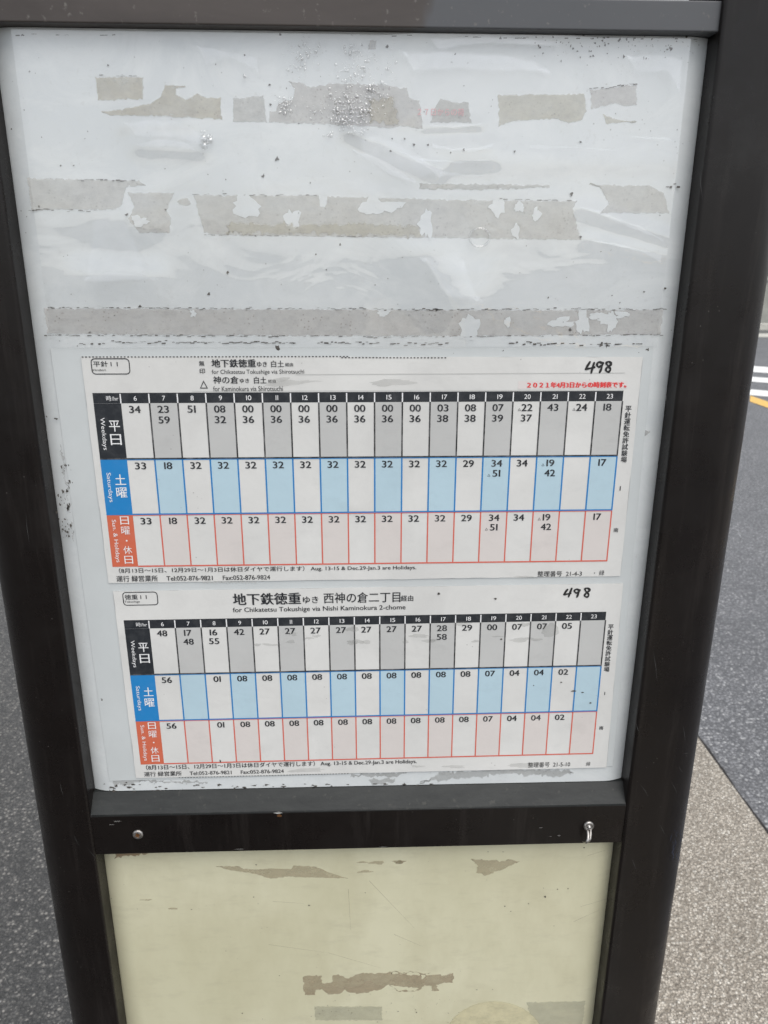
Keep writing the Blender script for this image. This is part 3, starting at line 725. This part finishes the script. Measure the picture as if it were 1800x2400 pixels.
for a, r1, r2 in ((L7(1415,153), 6, 1.6), (L7(1525,150), 4, 1.8), (L7(1360,195), 7, 1.0), (L8(65,132), 5, 1.5)): blob(dm2, a, r1*mm, r2*mm, YD, 1, 14, .2)
for a, bb in ((L7(890,550), L7(1180,590)), (L7(1180,590), L7(1440,665)), (L7(1380,240), L7(1600,470)), (L7(1278,280), L7(1290,480)), (L7(910,340), L7(1060,350)), (L8(880,105), L8(960,80)), (L8(820,390), L8(930,340)), (L8(850,325), L8(970,290)), (L7(1500,500), L7(1640,560))):
    p, q = at(*a), at(*bb); n_ = (q - p).normalized().cross(Vector((0, 1, 0))) * .00013
    dm2.face([(v.x, YD, v.z) for v in (p - n_, q - n_ * .3, q + n_ * .3, p + n_)], 1)
q = dm2.build('dirt', [M['dirt'], M['stain']], cream, fixn=False); q['kind'] = 'stuff'

# frame scratches, chips and a painted bluish glint on the right post and the lower bar
wm = MB()
def scratch_or_glint(a, bb, yy, wdt=.0003, m=0):
    p, q = at(*a, yy), at(*bb, yy); n_ = (q - p).normalized().cross(Vector((0, 1, 0))) * wdt
    mid = p.lerp(q, .5) + n_ * rgj.uniform(-6, 6)
    wm.face([(v.x, yy, v.z) for v in (p, mid - n_, q, mid + n_)], m)
yf = FR - .00015
for a, bb in (((1600,1767),(1617,1764)), ((1590,1795),(1602,1812)), ((1572,1830),(1588,1862)), ((1500,1838),(1520,1868)), ((1490,1690),(1500,1720)), ((1600,1700),(1606,1740)), ((1545,1930),(1560,1960)), ((205,1988),(225,2012)), ((110,1990),(116,1996)), ((140,1830),(150,1870)), ((1530,1520),(1540,1600)), ((1480,2010),(1492,2040)), ((1560,900),(1566,960)), ((1640,400),(1648,470)), ((60,1200),(70,1280)), ((170,1950),(190,1990))):
    scratch_or_glint(a, bb, yf, .00009)
for k in range(26):
    x = rgj.uniform(1575, 1600); y = rgj.uniform(1940, 2010); scratch_or_glint((x, y), (x + rgj.uniform(-6, 6), y + rgj.uniform(6, 22)), yf, .00018, 1)  # bluish glint painted as a cluster of short strokes
wear_and_glint = wm.build('scratch_and_glint', [mat_plain('grey_scratch', (.09, .09, .09), .5, .3), mat_plain('bluish_glint', (.03, .037, .065), .5, .4)], board, fixn=False)
wear_and_glint['kind'] = 'stuff'
wl = MB()
yy = -.0106 - .0002
for k, (c, rx, rz, m) in enumerate(((( 652,1905), .0035, .0008, 0), ((655,1912), .002, .0012, 1), ((275,1925), .003, .0006, 2), ((262,1933), .002, .0004, 2), ((1268,1940), .0012, .0004, 2), ((560,1990), .004, .0004, 2), ((900,1985), .004, .0003, 2), ((1310,1958), .0012, .0006, 2), ((1290,1960), .0012, .0003, 2))):
    p = at(*c, yy); pts = [(p.x + rx * math.cos(t) * rgj.uniform(.7, 1.2), yy, p.z + rz * math.sin(t) * rgj.uniform(.7, 1.2)) for t in [2*math.pi*i/12 for i in range(12)]]
    wl = MB(); wl.face([(q[0], q[1] - .00001 * k, q[2]) for q in pts]); wl.build('paint_chip', (M['fold'], M['rust'], M['dirt2'])[m], lower, fixn=False)
# screw and hook on the lower bar
def lathe(mb, c, prof, seg=24, m=0):
    """profile (r, depth towards viewer) around the y axis"""
    n0 = len(mb.v)
    for r, dd in prof:
        for q in range(seg):
            a = 2 * math.pi * q / seg; mb.v.append((c.x + r * math.cos(a), c.y - dd, c.z + r * math.sin(a)))
    for k in range(len(prof) - 1):
        for q in range(seg):
            q2 = (q + 1) % seg; mb.f.append((n0 + k*seg + q, n0 + k*seg + q2, n0 + (k+1)*seg + q2, n0 + (k+1)*seg + q)); mb.m.append(m)
yb = -.0105
HEAD = [(.0041, 0), (.0041, .0006), (.0038, .0011), (.0030, .0015), (.0019, .0016), (.0016, .0015)]
s = MB(); c = at(323.5, 1955, yb); lathe(s, c, HEAD, 24); lathe(s, c, [(.0016, .0015), (.0013, .0006), (.0001, .0005)], 24, 1)
for a in (0, 90):
    t = math.radians(a + 20); u = Vector((math.cos(t), 0, math.sin(t))); v = Vector((-math.sin(t), 0, math.cos(t)))
    P = Vector((c.x, c.y - .00166, c.z)); s.face([P + u*.0024 + v*.0003, P - u*.0024 + v*.0003, P - u*.0024 - v*.0003, P + u*.0024 - v*.0003], 1)
s.build('screw', [M['metal'], M['rust']], lower, smooth=True)
hk = MB(); c = at(1379.5, 1935, yb)
lathe(hk, c, [(.0042, 0), (.0042, .0008), (.0036, .0015), (.0026, .0017), (.0024, .0010), (.0012, .0010), (.0011, .0030), (.0001, .0032)], 24)
hook = hk.build('hook_plate', M['metal'], lower, smooth=True)
h2 = MB(); path = []
for k in range(15):
    t = k / 14; path.append((c.x - .0008 - .0034 * t, c.y - .0012 - .0060 * math.sin(math.pi * min(1, t * 1.02)) - .001 * t, c.z - .0030 - .0098 * t))
h2.tube(path, [.0012] * 12 + [.0011, .0009, .0006], seg=10)
path2 = [(p[0] + .0024 - .0012 * (i / 14), p[1] * 1.0 + .0006, p[2] + .0004) for i, p in enumerate(path[:12])]
h2.tube(path2, [.0010] * 10 + [.0008, .0005], seg=10)
h2.build('hook', M['metal'], hook, smooth=True)

# ------------------------------------------------------------------ writing
_cache = {}
tmpc = bpy.data.curves.new('t', 'FONT'); tmpo = bpy.data.objects.new('t', tmpc); col.objects.link(tmpo)
def glyphs(body, bold=0.0):
    k = (body, bold)
    if k not in _cache:
        tmpc.body = body; tmpc.size = 1; tmpc.offset = bold; tmpc.resolution_u = 4
        dg = bpy.context.evaluated_depsgraph_get(); dg.update()
        me = bpy.data.meshes.new_from_object(tmpo.evaluated_get(dg))
        V = [(v.co.x, v.co.y) for v in me.vertices]; F = [tuple(p.vertices) for p in me.polygons]
        bpy.data.meshes.remove(me)
        xs = [v[0] for v in V] or [0, 1]; ys = [v[1] for v in V] or [0, 1]
        _cache[k] = (V, F, min(xs), max(xs), min(ys), max(ys))
    return _cache[k]

class Sheet:
    """flat layout on a paper: u to the right, v down, metres from the grid's top left corner"""
    def __init__(s, x, z, rot): s.o = Vector((x, z + H)); s.r = rot
    def P(s, u, v, y): c, q = math.cos(s.r), math.sin(s.r); return (s.o.x + u * c + v * q, y, s.o.y + u * q - v * c)
    def uv(s, px):
        p = at(*px); dx, dz = p.x - s.o.x, p.z - s.o.y; c, q = math.cos(s.r), math.sin(s.r)
        return dx * c + dz * q, dx * q - dz * c
    def rect(s, mb, u0, v0, u1, v1, y, m): mb.face([s.P(u0, v1, y), s.P(u1, v1, y), s.P(u1, v0, y), s.P(u0, v0, y)], m)
    def line(s, mb, a, b, wd, y, m):
        d = Vector((b[0] - a[0], b[1] - a[1])); L = d.length; n_ = Vector((-d.y, d.x)) / L * wd / 2; a, b = Vector(a), Vector(b)
        mb.face([s.P(*q, y) for q in (a - n_, b - n_, b + n_, a + n_)], m)
    def text(s, mb, body, u, v, wd, ht, y, m, bold=0.0, rot=0.0):
        s.text1(mb, body, u, v, wd, ht, y, m, rot)
        if bold:                    # heavier strokes: the same glyphs again, a hair to either side
            k = bold * ht * 3.0; c, q = math.cos(rot), math.sin(rot)
            for i, (a, b) in enumerate(((1, .4), (-1, -.4))):
                s.text1(mb, body, u + (a * c - b * q) * k, v + (a * q + b * c) * k, wd, ht, y - .000006 * (i + 1), m, rot)
    def text1(s, mb, body, u, v, wd, ht, y, m, rot=0.0):
        """ink box centred on (u, v); rot clockwise"""
        V, F, x0, x1, y0, y1 = glyphs(body, 0.0)
        sx = wd / max(1e-6, x1 - x0); sy = ht / max(1e-6, y1 - y0); cx, cy = (x0 + x1) / 2, (y0 + y1) / 2
        c, q = math.cos(rot), math.sin(rot); out = []
        for a, b in V:
            du, dv = (a - cx) * sx, -(b - cy) * sy
            out.append(s.P(u + du * c - dv * q, v + du * q + dv * c, y))
        mb.add_mesh(out, F, m)
    def textpx(s, mb, body, p0, p1, y, m, bold=0.0):
        """p0, p1: top left and bottom right of the ink box in photo pixels"""
        a, b = s.uv(p0), s.uv(p1)
        s.text(mb, body, (a[0] + b[0]) / 2, (a[1] + b[1]) / 2, b[0] - a[0], b[1] - a[1], y, m, bold)

LW, W3 = .0175, .345
CW = (W3 - LW) / 18
HB, R1, R2, R3 = .0067, .04385, .0825, .1203
YC, YL, YX = -.00010, -.00018, -.00026
TW, TH = .0071, .00465
def dig(s): return s.replace('1', 'I')
def num_w(s): return {0: TW, 1: TW * .72, 2: TW * .42}[s.count('1')]

def build_sheet(S, label, outline, days, heads):
    p = MB(); n_ = 24
    # paper, slightly thick, edges a little irregular
    V, F = poly_faces(jag(to_xz(outline), .00012, .01, rgj), 0.0); p.add_mesh(V, F, 0)
    V2, F2 = poly_faces(to_xz(outline), .0003); p.add_mesh(V2, F2, 0)
    k = to_xz(outline)
    for i in range(4):
        a, b = k[i], k[(i + 1) % 4]; p.face([(a[0], 0, a[1]), (b[0], 0, b[1]), (b[0], .0003, b[1]), (a[0], .0003, a[1])], 0)
    root = p.build('timetable_sheet', M['paper']); tag(root, label, 'timetable', 'paper timetables fixed to the board')
    # hour bar
    hb = MB(); S.rect(hb, 0, 0, W3, HB, YC, 0)
    for i in range(18):
        u = LW + i * CW; S.rect(hb, u - .0004, .0006, u + .0004, HB, YL, 1)
        t = str(6 + i); wd = {1: .0020, 2: .0042}[len(t)] * (.8 if '1' in t else 1); wd = .0016 if t == '11' else wd
        S.text(hb, dig(t), u + CW * .5 + .0003, HB * .52, wd, .0031, YX, 1, .0)
    S.text(hb, '時/hr', LW - .0052, HB * .52, .0078, .0034, YX, 1)
    hb.build('hour_bar', [M['bar'], M['white']], root, fixn=False)
    rows = (('weekday_row', HB, R1, M['grey'], M['bar'], M['black2'], '平日', 'Weekdays'), ('saturday_row', R1, R2, M['blue'], M['dblue'], M['lblue'], '土曜', 'Saturdays'),
            ('holiday_row', R2, R3, M['pink'], M['dred'], M['lred'], '日曜・休日', 'Sun. & Holidays'))
    for r, (nm, v0, v1, tint, blk, ln, jp, en) in enumerate(rows):
        mb = MB()
        for i in range(1, 18, 2): S.rect(mb, LW + i * CW, v0, LW + (i + 1) * CW, v1, YC, 0)
        lw = .0010 if r < 2 else .0009
        for i in range(19):
            if i == 0 : continue
            u = LW + i * CW; S.line(mb, (u, v0 + (.0005 if r else 0)), (u, v1), lw, YL, 1)
        S.line(mb, (LW if r == 2 else 0, v1 - .0003), (W3 + .0003, v1 - .0003), .0010, YL - .00002, 1)
        if r: S.line(mb, (LW, v0 + .0004), (W3 + .0003, v0 + .0004), .0007, YL, 1)
        for i, e in enumerate(days[r]):
            if not e: continue
            for j, t in enumerate(e.split(' ')):
                tri = t.startswith('^'); t = t.lstrip('^'); u = LW + (i + .5) * CW - .0006 + (.0010 if ('^' in e) else 0); v = (.0107 if r == 0 else v0 + .0046) + j * .0070
                S.text(mb, dig(t), u, v, num_w(t), TH, YX, 2, .011)
                if tri:
                    S.text(mb, '△', u - .0050, v + .0012, .0020, .0019, YX, 2, .0)
        o = mb.build(nm, [tint, ln, M['black']], root, fixn=False)
        lb = MB(); S.rect(lb, 0, v0 + .0001, LW, v1, YC - .00001, 0)
        hh = v1 - v0
        if len(jp) == 2:
            for j, ch in enumerate(jp): S.text(lb, ch, .0118, v0 + (hh * .40 if r == 0 else hh * .36) + j * .0090, .0070, .0072, YX, 1, .003)
        else:
            for j, ch in enumerate(jp):
                v = v0 + (.0040, .0112, .0186, .0254, .0326)[j]
                S.text(lb, ch, .0116, v, .0058 if ch != '・' else .0012, .0058 if ch != '・' else .0012, YX, 1, .0)
        S.text(lb, en, .0041, v0 + hh * (.54 if r == 0 else .5), {8: .0215, 9: .0205}.get(len(en), .0310), .0036, YX, 1, 0, math.pi / 2)
        lb.build('day_label', [blk, M['white']], o, fixn=False)
    for nm, mats, fn in heads:
        mb = MB(); fn(S, mb); q = mb.build(nm, mats, root, fixn=False)
        if 'smudge' in nm: q['kind'] = 'stuff'
    return root

def rounded_box(S, mb, p0, p1, rad, wd, y, m):
    a, b = S.uv(p0), S.uv(p1); pts = []
    for cx, cy, t0 in ((b[0]-rad, a[1]+rad, -90), (b[0]-rad, b[1]-rad, 0), (a[0]+rad, b[1]-rad, 90), (a[0]+rad, a[1]+rad, 180)):
        for k in range(5): t = math.radians(t0 + 22.5 * k); pts.append((cx + rad * math.cos(t), cy + rad * math.sin(t)))
    for i in range(len(pts)): S.line(mb, pts[i], pts[(i + 1) % len(pts)], wd, y, m)

def stroke(S, mb, pix, wd, y, m):
    q = [S.uv(p) for p in pix]
    # smooth the polyline
    out = []
    for i in range(len(q) - 1):
        p0, p1, p2, p3 = q[max(0, i-1)], q[i], q[i+1], q[min(len(q)-1, i+2)]
        for k in range(6):
            t = k / 6; f = lambda a, b, c, d: .5 * (2*b + (c - a)*t + (2*a - 5*b + 4*c - d)*t*t + (3*b - a - 3*c + d)*t**3)
            out.append((f(p0[0], p1[0], p2[0], p3[0]), f(p0[1], p1[1], p2[1], p3[1])))
    out.append(q[-1])
    for i, p in enumerate(out):
        w_ = wd * (1 + .25 * math.sin(i * .7)); yy = y - .000004 * (i % 7)
        mb.face([S.P(p[0] + w_/2 * math.cos(t), p[1] + w_/2 * math.sin(t), yy) for t in [2*math.pi*k/8 for k in range(8)]], m)
        if i < len(out) - 1 and (Vector(out[i+1]) - Vector(p)).length > 1e-6: S.line(mb, p, out[i+1], w_ * .96, yy - .000002, m)

def hand498(K, pts4, pts9, pts8):
    def fn(S, mb):
        for st in pts4 + pts9 + pts8: stroke(S, mb, [K(*p) for p in st], .00135, YX, 0)
    return fn
def vert(S, mb, K, chars, p0, p1, ht, y, m):
    n_ = len(chars)
    for i, ch in enumerate(chars):
        t = i / (n_ - 1); c = S.uv(K(p0[0] + (p1[0]-p0[0])*t, p0[1] + (p1[1]-p0[1])*t)); S.text(mb, ch, c[0], c[1], ht, ht, y, m, .008)
def dots(S, mb, a, b, y, m, gap=.0022, wd=.0007):
    a, b = S.uv(a), S.uv(b); L = math.hypot(b[0]-a[0], b[1]-a[1]); k = int(L / gap)
    for i in range(k):
        u = a[0] + (b[0]-a[0]) * i / k; v = a[1] + (b[1]-a[1]) * i / k; S.rect(mb, u, v - wd/2, u + gap * .5, v + wd/2, y, m)
def smudge(S, mb, spots, m):
    for c, rx, rz in spots: blob(mb, c, rx * mm, rz * mm, YX - .0001, m, 20, .14, rgj.uniform(-.1, .1))

# ---- upper sheet
S1 = Sheet(-.1725, 0, .0017)
S1.r = .0017; 
c0 = at(216.6, 921.1); S1.o = Vector((c0.x, c0.z))
def h_code1(S, mb):
    rounded_box(S, mb, C5(85,80), C5(325,172), .0022, .0006, YL, 0)
    S.textpx(mb, '平針 I  I', C5(98,94), C5(250,128), YX, 0, .004); S.textpx(mb, 'Hirabari', C5(98,141), C5(178,154), YX, 0)
def h_head1(S, mb):
    T = lambda b, x0, y0, x1, y1, bo=.006, m=0: S.textpx(mb, b, C5(x0, y0), C5(x1, y1), YX, m, bo)
    T('無', 742, 92, 776, 124); T('印', 745, 139, 780, 170)
    T('地下鉄徳重', 818, 83, 1088, 131, .012); T('ゆき', 1094, 97, 1156, 129); T('白土', 1180, 91, 1258, 131); T('経由', 1266, 104, 1314, 126)
    T('for Chikatetsu Tokushige via Shirotsuchi', 820, 146, 1382, 178, .0)
    T('△', 745, 211, 798, 260, .0); T('神の倉', 828, 186, 984, 231); T('ゆき', 990, 200, 1048, 226); T('白土', 1076, 189, 1153, 230); T('経由', 1162, 205, 1210, 226, 0, 1)
    T('for Kaminokura via Shirotsuchi', 828, 247, 1253, 276, .0)
def h_fold1(S, mb):
    a, b = S.uv(C6(-240, 152)), S.uv(C6(1490, 143)); S.line(mb, a, b, .00045, YL, 0)
    a, b = S.uv(C5(700, 277)), S.uv(C6(1485, 234)); S.line(mb, a, b, .0003, YL, 0)
    dots(S, mb, C5(30, 69), C5(1659, 66), YX, 1); dots(S, mb, C6(0, 63), C6(560, 64), YX, 1); dots(S, mb, C7(770, 713), C7(1100, 710), YX, 0)
    smudge(S, mb, [(C5(1300, 225), 16, 1.6), (C5(1240, 205), 6, 1.2), (C6(270, 195), 14, 2.2)], 2)
def h_red(S, mb):
    a, b = S.uv(C6(930, 186)), S.uv(C6(1500, 226)); S.rect(mb, a[0], a[1], b[0], b[1], YC, 1)
    S.textpx(mb, '２０２１年4月3日からの時刻表です。', C6(978, 192), C6(1495, 220), YX, 0, .026)
def h_side1(S, mb):
    vert(S, mb, C6, '平針運転免許試験場', (1508, 332), (1484, 598), .0040, YX, 0)
    a = S.uv(C8(1465, 122)); S.rect(mb, a[0] - .0003, a[1] - .0016, a[0] + .0003, a[1] + .0016, YX, 0)
    S.textpx(mb, '南', C8(1432, 330), C8(1453, 352), YX, 0, .006)
def h_foot1(S, mb):
    S.textpx(mb, '（8月13日～15日、12月29日～1月3日は休日ダイヤで運行します） Aug. 13-15 & Dec.29-Jan.3 are Holidays.', C7(255, 626), C8(393, 552), YX, 0, .006)
    S.textpx(mb, '運行 緑営業所　 Tel:052-876-9821　 Fax:052-876-9824', C7(240, 672), C7(1175, 697), YX, 0, .006)
    S.textpx(mb, '整理番号  21-4-3', C8(1032, 557), C8(1262, 583), YX, 0, .004); S.textpx(mb, '・ 緑', C8(1328, 553), C8(1380, 579), YX, 0)
    smudge(S, mb, [(C8(975, 588), 9, .9)], 1)
four = lambda x, y, s: [[(x + .30*s, y), (x + .02*s, y + .58*s), (x + .48*s, y + .52*s)], [(x + .50*s, y + .05*s), (x + .36*s, y + 1.0*s)]]
hand1 = hand498(C6, [[(1306,86), (1286,118), (1289,122), (1330,114)], [(1328,90), (1312,144)]], [[(1372,92), (1352,86), (1343,100), (1352,112), (1371,102), (1374,92), (1366,120), (1356,142)]],
                [[(1418,92), (1404,84), (1392,92), (1402,108), (1414,124), (1404,138), (1390,130), (1396,114), (1416,100), (1418,92)]])
days1 = (['34', '23 59', '51', '08 32'] + ['00 36'] * 7 + ['03 38', '08 38', '07 39', '^22 37', '43', '^24', '18'],
         ['33', '18'] + ['32'] * 10 + ['29', '34 ^51', '34', '^19 42', '', '17'], ['33', '18'] + ['32'] * 10 + ['29', '34 ^51', '34', '^19 42', '', '17'])
sheet1 = build_sheet(S1, 'upper paper timetable with red dated notice, above the other sheet', [(189.6,836.2), (1507,836.8), (1453.5,1350), (254.5,1366.6)], days1,
    [('route_code', [M['black']], h_code1), ('route_heading', [M['black'], M['black2']], h_head1), ('fold_marks', [M['fold'], M['black2'], M['grease']], h_fold1), ('date_notice', [M['red'], M['redband']], h_red),
     ('side_note', [M['black']], h_side1), ('footnote', [M['black2'], M['grease']], h_foot1), ('handwritten_number', [M['marker']], hand1)])
# ---- lower sheet
S2 = Sheet(0, 0, .0057); c0 = at(289.8, 1453.7); S2.o = Vector((c0.x, c0.z))
def h_code2(S, mb):
    rounded_box(S, mb, B1(148,74), B1(365,148), .0022, .0006, YL, 0)
    S.textpx(mb, '徳重 I  I', B1(160,87), B1(296,115), YX, 0, .004); S.textpx(mb, 'Tokushige', B1(160,124), B1(255,138), YX, 0)
def h_head2(S, mb):
    T = lambda b, x0, y0, x1, y1, bo=.006, m=0: S.textpx(mb, b, B1(x0, y0), B1(x1, y1), YX, m, bo)
    T('地下鉄徳重', 818, 80, 1232, 144, .010); T('ゆき', 1244, 98, 1338, 138); T('西神の倉二丁目', 1370, 76, B2x(288), 132, .004); S.textpx(mb, '経由', B2(292,86), B2(362,118), YX, 0, .006)
    S.textpx(mb, 'for Chikatetsu Tokushige via Nishi Kaminokura 2-chome', B1(818,166), B2(318,173), YX, 0, .004)
def B2x(x): return (820 + x * .40988 - 230) / .38577
def h_side2(S, mb):
    vert(S, mb, B2, '平針運転免許試験場', (1492, 266), (1468, 508), .0040, YX, 0)
    a = S.uv(B4(1457, 61)); S.rect(mb, a[0] - .0003, a[1] - .0013, a[0] + .0003, a[1] + .0013, YX, 0)
    S.textpx(mb, '南', B4(1427, 248), B4(1447, 268), YX, 0, .006)
def h_foot2(S, mb):
    S.textpx(mb, '（8月13日～15日、12月29日～1月3日は休日ダイヤで運行します） Aug. 13-15 & Dec.29-Jan.3 are Holidays.', B3(420, 500), B4(382, 465), YX, 0, .006)
    S.textpx(mb, '運行 緑営業所　 Tel:052-876-9821　 Fax:052-876-9824', B3(408, 541), B3(1258, 549), YX, 0, .006)
    S.textpx(mb, '整理番号  21-5-10', B4(1020, 455), B4(1258, 479), YX, 0, .002); S.textpx(mb, '緑', B4(1352, 452), B4(1374, 474), YX, 0)
    dots(S, mb, B3(620, 576), B3(1659, 551), YX, 0, .0022, .0005)
    smudge(S, mb, [(B4(1000, 470), 12, 2.0), (B4(600, 478), 9, 1.4), (B3(1400, 530), 13, 1.8), (B4(385, 476), 5, 1.0)], 1)
def h_smudge2(S, mb):
    smudge(S, mb, [(B2(392,316), 7, 1.4), (B2(978,339), 8, 1.8), (B2(1068,339), 4, 1.1), (B2(1140,286), 6, 6), (B2(40,350), 6, 1.6), (B2(95,352), 3, 1.6), (B2(450,346), 5, 1.4), (B2(720,347), 3, 1.0), (B2(640,246), 6, 1.8), (B2(1000,252), 4, 1.6),
                   (B1(1185,325), 3, 1.4), (B1(1170,372), 3, 1.4), (B1(970,390), 3, 1.0), (B1(1050,390), 6, .9), (B1(1280,350), 4, 1.0), (B1(1325,338), 3, 1.2), (B1(1540,376), 4, 2), (B1(1545,295), 5, 2), (B2(318,350), 2, 1.6), (B2(480,340), 3, .9), (B2(850,320), 5, .4)], 0)
    smudge(S, mb, [(B2(1280,632), 1.8, .6), (B2(508,76), .9, .9), (B2(832,104), .9, .7), (B2(865,336), .7, .7), (B2(1208,582), .7, .5), (B2(1330,640), 1.0, .4), (B2(1375,700), .8, .6), (B3(872,475), .5, 1.2), (B2(1050,600), .4, .4)], 1)
hand2 = hand498(B2, [[(1244,52), (1226,76), (1229,80), (1262,74)], [(1268,46), (1250,94)]], [[(1312,58), (1296,50), (1284,60), (1294,72), (1310,64), (1314,56), (1306,76), (1298,96)]],
                [[(1372,52), (1356,44), (1344,50), (1352,66), (1366,82), (1356,95), (1342,88), (1350,72), (1370,58), (1372,52)]])
days2 = (['48', '17 48', '16 55', '42'] + ['27'] * 7 + ['28 58', '29', '00', '07', '07', '05', ''], ['56', '', '01'] + ['08'] * 10 + ['07', '04', '04', '02', ''], ['56', '', '01'] + ['08'] * 10 + ['07', '04', '04', '02', ''])
sheet2 = build_sheet(S2, 'lower paper timetable with one large route heading and grey smudges, just above the crossbar', [(264.7,1386.2), (1460.6,1367.4), (1421.3,1798.8), (318.9,1823.8)], days2,
    [('route_code', [M['black']], h_code2), ('route_heading', [M['black']], h_head2), ('side_note', [M['black']], h_side2), ('footnote', [M['black2'], M['grease']], h_foot2),
     ('smudge_marks', [M['grease'], M['dirt']], h_smudge2), ('handwritten_number', [M['marker']], hand2)])
# faded red line on the upper panel and the clear backing behind both papers
gm = MB(); S1.textpx(gm, '２７日からの荷', A2(146,466), A2(346,500), YT - .00025, 0, .0)
gm.build('faded_print', M['ghost'], display, fixn=False)
bk = MB(); V, F = poly_faces(to_xz([DSP(108,752), DSP(1412,748), DSP(1352,1655), DSP(236,1688)]), YP - .0004); bk.add_mesh(V, F)
V, F = poly_faces(to_xz([DSP(108,752), DSP(1412,748), DSP(1352,1655), DSP(236,1688)]), YP - .0001); bk.add_mesh(V, F)
bk.build('backing_sheet', M['backing'], display, fixn=False)
bpy.data.objects.remove(tmpo); bpy.data.curves.remove(tmpc)
